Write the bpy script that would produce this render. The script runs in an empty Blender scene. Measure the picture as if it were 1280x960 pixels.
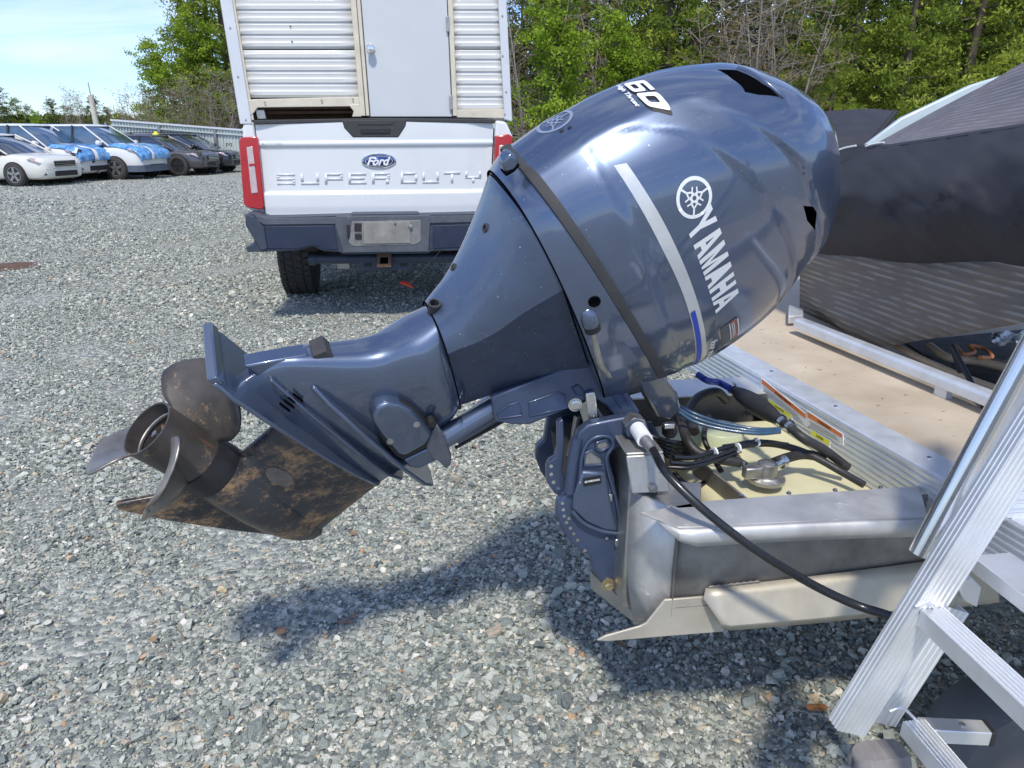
import bpy, bmesh, math, random
import numpy as np
from math import sin, cos, pi, radians, degrees
from mathutils import Vector, Matrix
from mathutils.bvhtree import BVHTree
from mathutils import noise as mnoise

random.seed(7); rng = np.random.default_rng(7)
scene = bpy.context.scene
col = scene.collection
V = Vector

# ------------------------------------------------------------------ camera
CH = 1.38; FPX = 900.0; PITCH = math.atan(312 / 900)
cam = bpy.data.cameras.new('camera'); cam_o = bpy.data.objects.new('camera', cam); col.objects.link(cam_o)
cam.sensor_fit = 'HORIZONTAL'; cam.sensor_width = 36; cam.lens = FPX / 1280 * 36
cam.clip_start = 0.02; cam.clip_end = 2000
cam_o.location = (0, 0, CH); cam_o.rotation_euler = (pi / 2 - PITCH, 0, 0)
scene.camera = cam_o

# ------------------------------------------------------------------ world and sun
SUN = V((.0, -.65, 1.0)).normalized()          # direction towards the sun
SUN_EL = math.asin(SUN.z); SUN_AZ = math.atan2(SUN.x, SUN.y)
w = bpy.data.worlds.new('World'); scene.world = w; w.use_nodes = True
nt = w.node_tree; nt.nodes.clear()
sky = nt.nodes.new('ShaderNodeTexSky'); sky.sky_type = 'NISHITA'; sky.sun_disc = False
sky.sun_elevation = SUN_EL; sky.sun_rotation = SUN_AZ; sky.air_density = 1.0; sky.dust_density = .25; sky.ozone_density = 2.2
tc = nt.nodes.new('ShaderNodeTexCoord'); mp_ = nt.nodes.new('ShaderNodeMapping'); mp_.inputs['Scale'].default_value = (1.0, 1.0, 4.2)
mp_.inputs['Rotation'].default_value = (0.10, 0.05, .3)
n1 = nt.nodes.new('ShaderNodeTexNoise'); n1.inputs['Scale'].default_value = 2.6; n1.inputs['Detail'].default_value = 9; n1.inputs['Roughness'].default_value = .55; n1.inputs['Distortion'].default_value = .5
rp = nt.nodes.new('ShaderNodeValToRGB'); rp.color_ramp.elements[0].position = .44; rp.color_ramp.elements[1].position = .70
mixc = nt.nodes.new('ShaderNodeMixRGB'); mixc.inputs['Color2'].default_value = (5.7, 6.1, 6.6, 1)
mul = nt.nodes.new('ShaderNodeMath'); mul.operation = 'MULTIPLY'; mul.inputs[1].default_value = .8
bg = nt.nodes.new('ShaderNodeBackground'); bg.inputs['Strength'].default_value = .15
out = nt.nodes.new('ShaderNodeOutputWorld')
L = nt.links.new
L(tc.outputs['Generated'], mp_.inputs['Vector']); L(mp_.outputs[0], n1.inputs['Vector']); L(n1.outputs['Fac'], rp.inputs[0])
L(rp.outputs['Color'], mul.inputs[0]); L(mul.outputs[0], mixc.inputs['Fac']); tn_ = nt.nodes.new('ShaderNodeMixRGB'); tn_.blend_type = 'MULTIPLY'; tn_.inputs['Fac'].default_value = 1; tn_.inputs['Color2'].default_value = (.60, .71, .96, 1); L(sky.outputs[0], tn_.inputs['Color1']); L(tn_.outputs[0], mixc.inputs['Color1']); L(mixc.outputs[0], bg.inputs[0]); L(bg.outputs[0], out.inputs[0])
sun = bpy.data.lights.new('sun', 'SUN'); sun.energy = 2.5; sun.angle = radians(4.5); sun.color = (1, .94, .82)
sun_o = bpy.data.objects.new('sun', sun); col.objects.link(sun_o); sun_o.location = (3, -10, 14)
sun_o.rotation_euler = SUN.to_track_quat('Z', 'Y').to_euler()
vs = scene.view_settings; scene.display_settings.display_device = 'sRGB'
vs.view_transform = 'Standard'; vs.look = 'None'; vs.exposure = 0.50; vs.gamma = 1.0
scene.cycles.use_adaptive_sampling = True
scene.cycles.max_bounces = 8; scene.cycles.transparent_max_bounces = 8

# ------------------------------------------------------------------ frames of the place
CU = V((0, sin(PITCH), cos(PITCH))); CF = V((0, cos(PITCH), -sin(PITCH))); CX = V((1, 0, 0)); CP = V((0, 0, CH))
def ray(px, py): return CX * ((px - 640) / FPX) + CU * ((480 - py) / FPX) + CF
def hit(px, py, P0, n):
    r = ray(px, py); return CP + r * ((P0 - CP).dot(n) / r.dot(n))
az = radians(83)
F = V((sin(az), cos(az), 0)); P = V((-cos(az), sin(az), 0)); Z = V((0, 0, 1))   # boat: forward, port, up
tau = radians(54.6); sg = radians(25)
mf = (F * cos(tau) - Z * sin(tau)) * cos(sg) + P * sin(sg)      # outboard: forward, up the leg, starboard
mu = Z * cos(tau) + F * sin(tau)
ms = mf.cross(mu)
O = CP + ray(183, 535) * 1.36
def M(f, u, s=0.): return O + mf * f + mu * u + ms * s
def mp(px, py, s=0.): return hit(px, py, O + ms * s, ms)
def mu_(px, py, u): return hit(px, py, O + mu * u, mu)
def mfp(px, py, f): return hit(px, py, O + mf * f, mf)
def loc(p): d = p - O; return (d.dot(mf), d.dot(mu), d.dot(ms))
fs = F * cos(tau) - Z * sin(tau); ss = -P; A0 = O + mf * .5
def SWp(px, py, s): return hit(px, py, A0 + ss * s, ss)
def BT(f, p, z): return F * f + P * p + Z * z
def pp(px, py, p): return hit(px, py, P * p, P)
def fp(px, py, f): return hit(px, py, F * f, F)
def zp(px, py, z): return hit(px, py, Z * z, Z)

# ------------------------------------------------------------------ materials
MAT = {}
def material(name, base, rough=.5, metal=0., var=.12, vscale=4., bump=0., bscale=60., coat=0., dirt=None, spec=.5, second=None, aniso=None, scratch=0., speck=None, trans=0.):
    m = bpy.data.materials.new(name); m.use_nodes = True; nt = m.node_tree; nt.nodes.clear(); N = nt.nodes.new; Lk = nt.links.new
    o = N('ShaderNodeOutputMaterial'); b = N('ShaderNodeBsdfPrincipled'); Lk(b.outputs[0], o.inputs[0])
    b.inputs['Roughness'].default_value = rough; b.inputs['Metallic'].default_value = metal
    b.inputs['Coat Weight'].default_value = coat; b.inputs['Coat Roughness'].default_value = .085; b.inputs['Coat IOR'].default_value = 1.7 if coat >= 1 else 1.5
    b.inputs['Specular IOR Level'].default_value = spec
    t = N('ShaderNodeTexCoord'); vec = t.outputs['Object']
    if aniso:
        mm = N('ShaderNodeMapping'); mm.inputs['Scale'].default_value = aniso; Lk(vec, mm.inputs[0]); vec = mm.outputs[0]
    n = N('ShaderNodeTexNoise'); n.inputs['Scale'].default_value = vscale; n.inputs['Detail'].default_value = 8; n.inputs['Roughness'].default_value = .62; Lk(vec, n.inputs['Vector'])
    r = N('ShaderNodeValToRGB'); r.color_ramp.elements[0].position = .3; r.color_ramp.elements[1].position = .72
    c2 = second if second else tuple(min(1, x * (1 + var)) for x in base)
    c1 = tuple(x * (1 - var) for x in base)
    r.color_ramp.elements[0].color = (*c1, 1); r.color_ramp.elements[1].color = (*c2, 1); Lk(n.outputs['Fac'], r.inputs[0])
    colour = r.outputs['Color']
    rv = N('ShaderNodeMapRange'); rv.inputs[1].default_value = .3; rv.inputs[2].default_value = .7; rv.inputs[3].default_value = max(0, rough - .08); rv.inputs[4].default_value = min(1, rough + .1)
    Lk(n.outputs['Fac'], rv.inputs[0]); rough_s = rv.outputs[0]
    if speck:       # fine specks: colour, amount (0..1), scale
        n3 = N('ShaderNodeTexNoise'); n3.inputs['Scale'].default_value = speck[2]; n3.inputs['Detail'].default_value = 3; Lk(t.outputs['Object'], n3.inputs['Vector'])
        r3 = N('ShaderNodeValToRGB'); r3.color_ramp.elements[0].position = 1 - speck[1] * .5; r3.color_ramp.elements[1].position = 1 - speck[1] * .5 + .04; Lk(n3.outputs['Fac'], r3.inputs[0])
        mx = N('ShaderNodeMixRGB'); mx.inputs['Color2'].default_value = (*speck[0], 1); Lk(r3.outputs['Color'], mx.inputs['Fac']); Lk(colour, mx.inputs['Color1']); colour = mx.outputs[0]
    if scratch:     # thin pale scratches
        w1 = N('ShaderNodeTexVoronoi'); w1.feature = 'DISTANCE_TO_EDGE'; w1.inputs['Scale'].default_value = 7
        mm = N('ShaderNodeMapping'); mm.inputs['Scale'].default_value = (3, .8, 1.4); mm.inputs['Rotation'].default_value = (.4, .9, .3); Lk(t.outputs['Object'], mm.inputs[0])
        nn = N('ShaderNodeTexNoise'); nn.inputs['Scale'].default_value = 2.2; Lk(mm.outputs[0], nn.inputs['Vector'])
        ad = N('ShaderNodeVectorMath'); ad.operation = 'ADD'; Lk(mm.outputs[0], ad.inputs[0]); Lk(nn.outputs['Color'], ad.inputs[1]); Lk(ad.outputs[0], w1.inputs['Vector'])
        r4 = N('ShaderNodeMapRange'); r4.inputs[1].default_value = .0; r4.inputs[2].default_value = .006; r4.inputs[3].default_value = scratch; r4.inputs[4].default_value = 0; Lk(w1.outputs['Distance'], r4.inputs[0])
        nb = N('ShaderNodeTexNoise'); nb.inputs['Scale'].default_value = 14; Lk(t.outputs['Object'], nb.inputs['Vector'])
        gt = N('ShaderNodeMath'); gt.operation = 'GREATER_THAN'; gt.inputs[1].default_value = .60; Lk(nb.outputs['Fac'], gt.inputs[0])
        ml = N('ShaderNodeMath'); ml.operation = 'MULTIPLY'; Lk(r4.outputs[0], ml.inputs[0]); Lk(gt.outputs[0], ml.inputs[1])
        mx = N('ShaderNodeMixRGB'); mx.inputs['Color2'].default_value = (.5, .52, .55, 1); Lk(ml.outputs[0], mx.inputs['Fac']); Lk(colour, mx.inputs['Color1']); colour = mx.outputs[0]
    if dirt:        # patches of dirt: colour, threshold, scale
        n2 = N('ShaderNodeTexNoise'); n2.inputs['Scale'].default_value = dirt[2]; n2.inputs['Detail'].default_value = 14; n2.inputs['Roughness'].default_value = dirt[4] if len(dirt) > 4 else .74
        if len(dirt) > 3:
            md = N('ShaderNodeMapping'); md.inputs['Scale'].default_value = dirt[3]; Lk(t.outputs['Object'], md.inputs[0]); Lk(md.outputs[0], n2.inputs['Vector'])
        else: Lk(t.outputs['Object'], n2.inputs['Vector'])
        r2 = N('ShaderNodeValToRGB'); r2.color_ramp.elements[0].position = dirt[1]; r2.color_ramp.elements[1].position = min(1, dirt[1] + .12); Lk(n2.outputs['Fac'], r2.inputs[0])
        mx = N('ShaderNodeMixRGB'); mx.inputs['Color2'].default_value = (*dirt[0], 1); Lk(r2.outputs['Color'], mx.inputs['Fac']); Lk(colour, mx.inputs['Color1']); colour = mx.outputs[0]
        mr = N('ShaderNodeMixRGB'); mr.inputs['Color2'].default_value = (.9, .9, .9, 1); Lk(r2.outputs['Color'], mr.inputs['Fac']); Lk(rough_s, mr.inputs['Color1']); rough_s = mr.outputs[0]
        mt = N('ShaderNodeMath'); mt.operation = 'MULTIPLY_ADD'; mt.inputs[1].default_value = -metal; mt.inputs[2].default_value = metal; Lk(r2.outputs['Color'], mt.inputs[0]); Lk(mt.outputs[0], b.inputs['Metallic'])
    Lk(colour, b.inputs['Base Color']); Lk(rough_s, b.inputs['Roughness'])
    if trans: b.inputs['Transmission Weight'].default_value = trans
    if bump:
        nb = N('ShaderNodeTexNoise'); nb.inputs['Scale'].default_value = bscale; nb.inputs['Detail'].default_value = 6; Lk(vec if not aniso else vec, nb.inputs['Vector'])
        bm = N('ShaderNodeBump'); bm.inputs['Strength'].default_value = bump; bm.inputs['Distance'].default_value = .004; Lk(nb.outputs['Fac'], bm.inputs['Height']); Lk(bm.outputs[0], b.inputs['Normal'])
    MAT[name] = m; return m

paint = material('outboard paint', (.081, .113, .184), .36, .55, .08, 3, coat=1.0, scratch=.10, bump=.015, bscale=900, speck=((.40, .42, .46), .55, 190))
paint_rough = material('outboard paint scuffed', (.082, .112, .178), .42, .50, .12, 12, coat=.6, scratch=.16, bump=.04, bscale=700, speck=((.4, .42, .45), .58, 150))
paint_panel = material('outboard textured shaded panel', (.060, .078, .125), .48, .35, .2, 30, bump=.25, bscale=500, scratch=.3, speck=((.3, .32, .35), .60, 150))  # real texture; the darker tone stands in for the dark ground it mirrors
bracket_paint = material('bracket paint', (.050, .072, .130), .38, .3, .15, 14, coat=.3, bump=.04, bscale=400, dirt=((.20, .20, .21), .66, 26))
gear_dirty = material('gearcase paint with mud', (.040, .042, .048), .38, .2, .3, 8, coat=.15, dirt=((.40, .24, .12), .485, 11, (1, 1, 1.5), .86), scratch=.3, bump=.15, bscale=80)
prop_metal = material('propeller black paint', (.075, .066, .060), .5, .25, .3, 20, coat=.1, dirt=((.48, .31, .17), .55, 13, (1, 1, 1), .85), bump=.06, bscale=120)
blade_bare = material('worn blade metal', (.26, .235, .21), .38, .7, .25, 22, dirt=((.42, .24, .11), .58, 9), bump=.05, bscale=120)
rubber = material('black rubber', (.018, .018, .020), .6, 0, .3, 25, bump=.1, bscale=200)
rubber_grey = material('weathered dark rubber', (.045, .045, .047), .75, 0, .25, 30, bump=.15, bscale=240)
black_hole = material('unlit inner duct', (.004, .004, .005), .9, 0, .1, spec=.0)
cable_black = material('cable jacket', (.012, .013, .015), .28, 0, .2, 20, coat=.2)
hose_mat = material('rubber hose', (.030, .029, .028), .5, 0, .4, 30, dirt=((.16, .13, .10), .63, 40), bump=.1, bscale=150)
blue_tube = material('blue vinyl tube', (.035, .08, .14), .3, 0, .2, 20, coat=.4)
blue_hose = material('bright blue sleeve', (.02, .04, .26), .35, 0, .2, 20)
steel = material('bright steel', (.62, .62, .60), .25, 1, .12, 40, bump=.03, bscale=100)
steel_old = material('dull steel', (.42, .41, .39), .42, .9, .2, 40, dirt=((.30, .24, .16), .62, 60))
brass = material('plated bolt', (.55, .45, .28), .35, .9, .2, 60)
alu = material('brushed aluminium', (.72, .75, .79), .38, .5, .10, 18, aniso=(1, 1, 1), bump=.03, bscale=300)
alu_ladder = material('ladder aluminium', (.80, .81, .82), .38, .65, .10, 9, dirt=((.50, .42, .28), .67, 11), bump=.03, bscale=260)
alu_flange = material('bright worn flange', (.56, .55, .53), .42, .55, .18, 10, dirt=((.74, .73, .70), .60, 26), bump=.05, bscale=90, scratch=.3)
strake_mat = material('sandy worn strake', (.50, .46, .38), .5, .4, .18, 7, dirt=((.34, .31, .26), .56, 5), bump=.05, bscale=90)
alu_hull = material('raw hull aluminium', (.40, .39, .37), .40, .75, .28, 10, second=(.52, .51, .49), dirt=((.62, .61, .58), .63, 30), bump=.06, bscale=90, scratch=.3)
alu_dark = material('dark hull aluminium', (.19, .18, .165), .52, .5, .35, 9, second=(.34, .325, .30), dirt=((.40, .34, .26), .56, 6, (1, 1, .6)), bump=.08, bscale=60)  # darker tone than the raw hull metal, with tan patches
deck_mat = material('tan deck board', (.50, .41, .30), .6, 0, .14, 4, second=(.62, .53, .41), dirt=((.40, .27, .18), .68, 7), bump=.06, bscale=90, speck=((.3, .2, .14), .64, 40))
tank_mat = material('cream plastic tank', (.66, .62, .40), .45, 0, .1, 6, dirt=((.42, .34, .22), .64, 9))
tank_cap_mat = material('pale green plastic', (.55, .60, .40), .4, 0, .1, 6)
white_plastic = material('white plastic', (.78, .79, .78), .4, 0, .06, 10)
navy_fabric = material('black marine canvas', (.030, .031, .040), .68, 0, .3, 5, bump=.5, bscale=700, spec=.5, speck=((.09, .09, .10), .62, 300))
orange = material('orange sticker', (.80, .22, .05), .4, 0, .05)
yellow = material('yellow sticker', (.80, .78, .05), .4, 0, .05)
sticker = material('white sticker', (.82, .82, .82), .4, 0, .04)
ink = material('black print', (.02, .02, .02), .5, 0, .05)
silver_print = material('silver print', (.62, .63, .62), .34, .35, .06, 30)
white_print = material('pale silver lettering', (.80, .81, .80), .4, .1, .04)
blue_print = material('blue stripe print', (.02, .06, .42), .35, 0, .08)
black_plate = material('black data plate', (.012, .012, .013), .35, 0, .1)
rust = material('rusty steel', (.12, .065, .04), .85, .1, .4, 20, bump=.4, bscale=80, dirt=((.30, .24, .18), .58, 18))
under_dark = material('dark chassis steel', (.035, .033, .032), .7, .2, .4, 10, dirt=((.15, .11, .08), .60, 12))
truck_white = material('truck white paint', (.70, .72, .73), .22, 0, .03, 3, coat=.8, dirt=((.60, .58, .53), .70, 5))
bumper_mat = material('dark bumper', (.045, .058, .085), .5, .1, .2, 8, bump=.06, bscale=200, dirt=((.20, .21, .23), .60, 7))
bumper_plastic = material('grey step plastic', (.085, .095, .115), .6, 0, .25, 12, bump=.1, bscale=200, dirt=((.26, .24, .21), .62, 9))
plate_dusty = material('dusty plate recess', (.20, .20, .20), .7, .1, .25, 14, dirt=((.34, .30, .24), .55, 12))
red_lens = material('red lamp lens', (.42, .008, .018), .15, 0, .1, 8, coat=.9)
clear_lens = material('reverse lamp lens', (.55, .44, .45), .2, .1, .1, 30, coat=.8)
camper_white = material('ribbed white metal', (.64, .635, .61), .35, 0, .05, 3, coat=.2, dirt=((.50, .42, .30), .70, 4, (1, 1, 3)))
camper_door = material('flat white door', (.56, .58, .59), .45, 0, .03, 3)
cream_trim = material('aged cream trim', (.64, .58, .46), .6, 0, .1, 14, dirt=((.34, .22, .12), .62, 20))
white_trim = material('white corner trim', (.62, .64, .67), .45, 0, .05, 6, dirt=((.45, .38, .28), .72, 15))
wood_dark = material('stained timber', (.10, .055, .03), .8, 0, .4, 12, aniso=(1, 6, 6), bump=.2)
glass_dark = material('tinted car glass', (.025, .032, .042), .06, 0, .1, 3, coat=1, spec=.9)
glass_blue = material('blue filmed glass', (.035, .07, .13), .08, 0, .3, 3, coat=1, spec=.9, second=(.06, .13, .22))
chrome = material('chrome', (.75, .76, .78), .12, 1, .05)
ford_blue = material('oval blue', (.012, .05, .22), .2, .2, .1, coat=.8)
tyre_mat = material('dusty tyre', (.050, .046, .042), .85, 0, .25, 18, bump=.2, bscale=120, dirt=((.17, .14, .11), .60, 22))
blue_wrap = material('blue plastic wrap', (.02, .22, .72), .22, 0, .5, 6, coat=.6, second=(.25, .55, .90), bump=.9, bscale=14)
white_tape = material('white tape', (.80, .82, .82), .4, 0, .05)
fence_metal = material('pale painted sheet', (.52, .57, .54), .45, .05, .06, 2, dirt=((.42, .40, .34), .68, 3, (1, 1, .3)))

def stripes(name, base, alt, scale, axis_dir, rough=.7, width=.5, bump=.3):
    """woven canvas with fine ribs running across axis_dir"""
    m = material(name, base, rough, 0, .12, 6, spec=.3); nt = m.node_tree; N = nt.nodes.new; Lk = nt.links.new
    b = [n for n in nt.nodes if n.type == 'BSDF_PRINCIPLED'][0]; t = N('ShaderNodeTexCoord')
    d = N('ShaderNodeVectorMath'); d.operation = 'DOT_PRODUCT'; d.inputs[1].default_value = axis_dir; Lk(t.outputs['Object'], d.inputs[0])
    nn = N('ShaderNodeTexNoise'); nn.inputs['Scale'].default_value = 3; Lk(t.outputs['Object'], nn.inputs['Vector'])
    ad = N('ShaderNodeMath'); ad.operation = 'MULTIPLY_ADD'; ad.inputs[1].default_value = .012; Lk(nn.outputs['Fac'], ad.inputs[0]); Lk(d.outputs['Value'], ad.inputs[2])
    sc = N('ShaderNodeMath'); sc.operation = 'MULTIPLY'; sc.inputs[1].default_value = scale; Lk(ad.outputs[0], sc.inputs[0])
    s = N('ShaderNodeMath'); s.operation = 'SINE'; Lk(sc.outputs[0], s.inputs[0])
    n2 = N('ShaderNodeTexNoise'); n2.inputs['Scale'].default_value = 9; mm = N('ShaderNodeMapping'); mm.inputs['Scale'].default_value = (1, 1, 4); Lk(t.outputs['Object'], mm.inputs[0]); Lk(mm.outputs[0], n2.inputs['Vector'])
    r = N('ShaderNodeMapRange'); r.inputs[1].default_value = -.1; r.inputs[2].default_value = .9; Lk(s.outputs[0], r.inputs[0])
    r2 = N('ShaderNodeMapRange'); r2.inputs[1].default_value = .40; r2.inputs[2].default_value = .62; Lk(n2.outputs['Fac'], r2.inputs[0])
    ml = N('ShaderNodeMath'); ml.operation = 'MULTIPLY'; Lk(r.outputs[0], ml.inputs[0]); Lk(r2.outputs[0], ml.inputs[1])
    old = b.inputs['Base Color'].links[0].from_socket
    mx = N('ShaderNodeMixRGB'); mx.inputs['Color2'].default_value = (*alt, 1); Lk(ml.outputs[0], mx.inputs['Fac']); Lk(old, mx.inputs['Color1']); Lk(mx.outputs[0], b.inputs['Base Color'])
    bm = N('ShaderNodeBump'); bm.inputs['Strength'].default_value = bump; bm.inputs['Distance'].default_value = .003; Lk(s.outputs[0], bm.inputs['Height']); Lk(bm.outputs[0], b.inputs['Normal'])
    return m
canvas_brown = stripes('brown woven panel', (.165, .145, .122), (.29, .27, .245), 330, (.35, .05, 1), .62)
canvas_grey = stripes('sunlit grey woven cover', (.15, .14, .148), (.22, .21, .235), 300, (.35, .05, 1), .65)  # grey ribbed cloth, base colour lifted for its sunlit slope

# ------------------------------------------------------------------ mesh helpers
def nlerp(a, b, t): return a + (b - a) * t
class MB:
    def __init__(s): s.v = []; s.f = []
    def add(s, vs_, fs_):
        n = len(s.v); s.v += [V(x) for x in vs_]; s.f += [tuple(i + n for i in f) for f in fs_]; return s
    def prism(s, pts, d, two=False):
        """closed polygon pts (3-D, one plane) extruded by vector d"""
        n = len(pts); pts = [V(p) for p in pts]; d = V(d)
        nn = V((0, 0, 0))
        for i in range(n): nn += pts[i].cross(pts[(i + 1) % n])
        if nn.dot(d) > 0: pts = pts[::-1]
        vs_ = pts + [p + d for p in pts]
        return s.add(vs_, [tuple(range(n)), tuple(range(2 * n - 1, n - 1, -1))] + [(i, i + n, (i + 1) % n + n, (i + 1) % n) for i in range(n)])
    def box(s, c, hx, hy, hz):
        c, hx, hy, hz = V(c), V(hx), V(hy), V(hz)
        vs_ = [c + hx * a + hy * b + hz * g for a in (-1, 1) for b in (-1, 1) for g in (-1, 1)]
        f = [(0, 1, 3, 2), (4, 6, 7, 5), (0, 4, 5, 1), (2, 3, 7, 6), (0, 2, 6, 4), (1, 5, 7, 3)]
        if hx.cross(hy).dot(hz) < 0: f = [q[::-1] for q in f]
        return s.add(vs_, f)
    def aabb(s, x0, x1, y0, y1, z0, z1):
        return s.box(((x0 + x1) / 2, (y0 + y1) / 2, (z0 + z1) / 2), ((x1 - x0) / 2, 0, 0), (0, (y1 - y0) / 2, 0), (0, 0, (z1 - z0) / 2))
    def tube(s, path, r, n=10, caps=True, flat=None):
        path = [V(p) for p in path]; m = len(path); rr = r if isinstance(r, (list, tuple)) else [r] * m
        up = None; rings = []
        for i, p in enumerate(path):
            t = (path[min(i + 1, m - 1)] - path[max(i - 1, 0)]).normalized()
            if up is None:
                up = V((0, 0, 1)) if abs(t.z) < .9 else V((1, 0, 0))
            a = t.cross(up).normalized(); up = a.cross(t).normalized()
            rings.append([p + (a * cos(2 * pi * k / n) + up * sin(2 * pi * k / n)) * rr[i] for k in range(n)])
        return s.loft(rings, caps)
    def loft(s, rings, caps=True, closed=True):
        n = len(rings[0]); base = len(s.v); vs_ = [p for r in rings for p in r]; f = []
        for i in range(len(rings) - 1):
            for k in range(n if closed else n - 1):
                a = i * n + k; b = i * n + (k + 1) % n; f.append((a, b, b + n, a + n))
        if caps and closed:
            f.append(tuple(range(n))[::-1]); f.append(tuple((len(rings) - 1) * n + k for k in range(n)))
        return s.add(vs_, f)
    def cyl(s, a, b, r, n=16, r2=None): return s.tube([a, b], [r, r if r2 is None else r2], n)
    def lathe(s, o, ax, prof, n=24, caps=True):
        """prof: list of (distance along ax, radius)"""
        ax = V(ax).normalized(); x = ax.orthogonal().normalized(); y = ax.cross(x)
        rings = [[V(o) + ax * d + (x * cos(2 * pi * k / n) + y * sin(2 * pi * k / n)) * r for k in range(n)] for d, r in prof]
        return s.loft(rings, caps)
    def grid(s, rows): return s.loft(rows, False, False)
    def build(s, name, mat, parent=None, smooth=None, bevel=0., sub=0, solid=0., seg=2, local=False, dice=0):
        org = V((0, 0, 0)); q = parent
        while q is not None: org += q.location; q = q.parent
        if local: org = V((0, 0, 0))
        me = bpy.data.meshes.new(name)
        me.from_pydata([tuple(v - org) for v in s.v], [], s.f); me.validate(); me.update()
        bm = bmesh.new(); bm.from_mesh(me)
        if solid <= 0: bmesh.ops.recalc_face_normals(bm, faces=bm.faces)
        bm.to_mesh(me); bm.free()
        if smooth is not None:
            me.shade_smooth()
            if smooth < 179: me.set_sharp_from_angle(angle=radians(smooth))
        me.materials.append(mat)
        o = bpy.data.objects.new(name, me); col.objects.link(o)
        if parent: o.parent = parent
        if solid > 0:
            md = o.modifiers.new('solid', 'SOLIDIFY'); md.thickness = solid; md.offset = 0
        if bevel > 0:
            md = o.modifiers.new('bevel', 'BEVEL'); md.width = bevel; md.segments = seg; md.limit_method = 'ANGLE'; md.angle_limit = radians(35); md.harden_normals = False
            if smooth is None: me.shade_smooth(); me.set_sharp_from_angle(angle=radians(50))
        if sub: md = o.modifiers.new('sub', 'SUBSURF'); md.levels = sub; md.render_levels = sub
        return o
def tag(o, label=None, cat=None, group=None, kind=None):
    if label: o['label'] = label
    if cat: o['category'] = cat
    if group: o['group'] = group
    if kind: o['kind'] = kind
    return o
def thing(name, loc_, label, cat, group=None):
    o = bpy.data.objects.new(name, None); col.objects.link(o); o.location = loc_; o.empty_display_size = .1
    return tag(o, label, cat, group)
def copy_tree(o, parent=None):
    c = o.copy(); col.objects.link(c); c.parent = parent
    for ch in list(o.children): copy_tree(ch, c)
    return c
def spline(pts, n=8):
    """Catmull-Rom through points"""
    pts = [V(p) for p in pts]; q = [pts[0] * 2 - pts[1]] + pts + [pts[-1] * 2 - pts[-2]]; o = []
    for i in range(1, len(q) - 2):
        for k in range(n):
            t = k / n; a, b, c, d = q[i - 1], q[i], q[i + 1], q[i + 2]
            o.append(.5 * ((2 * b) + (c - a) * t + (2 * a - 5 * b + 4 * c - d) * t * t + (3 * b - 3 * c + d - a) * t ** 3))
    o.append(pts[-1]); return o
def crom(xs, ys, x):
    """smooth interpolation of samples ys at xs"""
    xs = np.array(xs); ys = np.array(ys, float)
    m = np.gradient(ys, xs, axis=0); i = int(np.clip(np.searchsorted(xs, x) - 1, 0, len(xs) - 2)); h = xs[i + 1] - xs[i]; t = (x - xs[i]) / h
    return (2 * t**3 - 3 * t**2 + 1) * ys[i] + (t**3 - 2 * t**2 + t) * h * m[i] + (-2 * t**3 + 3 * t**2) * ys[i + 1] + (t**3 - t**2) * h * m[i + 1]
def text_mesh(body, size=1., offset=0., shear=0., spacing=1.):
    """flat lettering as (verts 2-D, faces), from the built-in font"""
    c = bpy.data.curves.new('t', 'FONT'); c.body = body; c.size = size; c.offset = offset; c.shear = shear; c.space_character = spacing; c.resolution_u = 3
    o = bpy.data.objects.new('t', c); col.objects.link(o); bpy.context.view_layer.update()
    me = bpy.data.meshes.new_from_object(o.evaluated_get(bpy.context.evaluated_depsgraph_get()))
    vs_ = [(v.co.x, v.co.y) for v in me.vertices]; fs_ = [tuple(p.vertices) for p in me.polygons]
    bpy.data.objects.remove(o); bpy.data.curves.remove(c); bpy.data.meshes.remove(me)
    return vs_, fs_
def fit01(vs_):
    x0 = min(v[0] for v in vs_); x1 = max(v[0] for v in vs_); y0 = min(v[1] for v in vs_); y1 = max(v[1] for v in vs_)
    return [((v[0] - x0) / (x1 - x0), (v[1] - y0) / (y1 - y0)) for v in vs_]
def quadmap(c, vs_):
    """corners c: bottom-left, bottom-right, top-right, top-left"""
    return [(c[0] * (1 - x) + c[1] * x) * (1 - y) + (c[3] * (1 - x) + c[2] * x) * y for x, y in vs_]
def rect_polys(rs):
    v = []; f = []
    for x0, y0, x1, y1 in rs: n = len(v); v += [(x0, y0), (x1, y0), (x1, y1), (x0, y1)]; f.append((n, n + 1, n + 2, n + 3))
    return v, f
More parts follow.
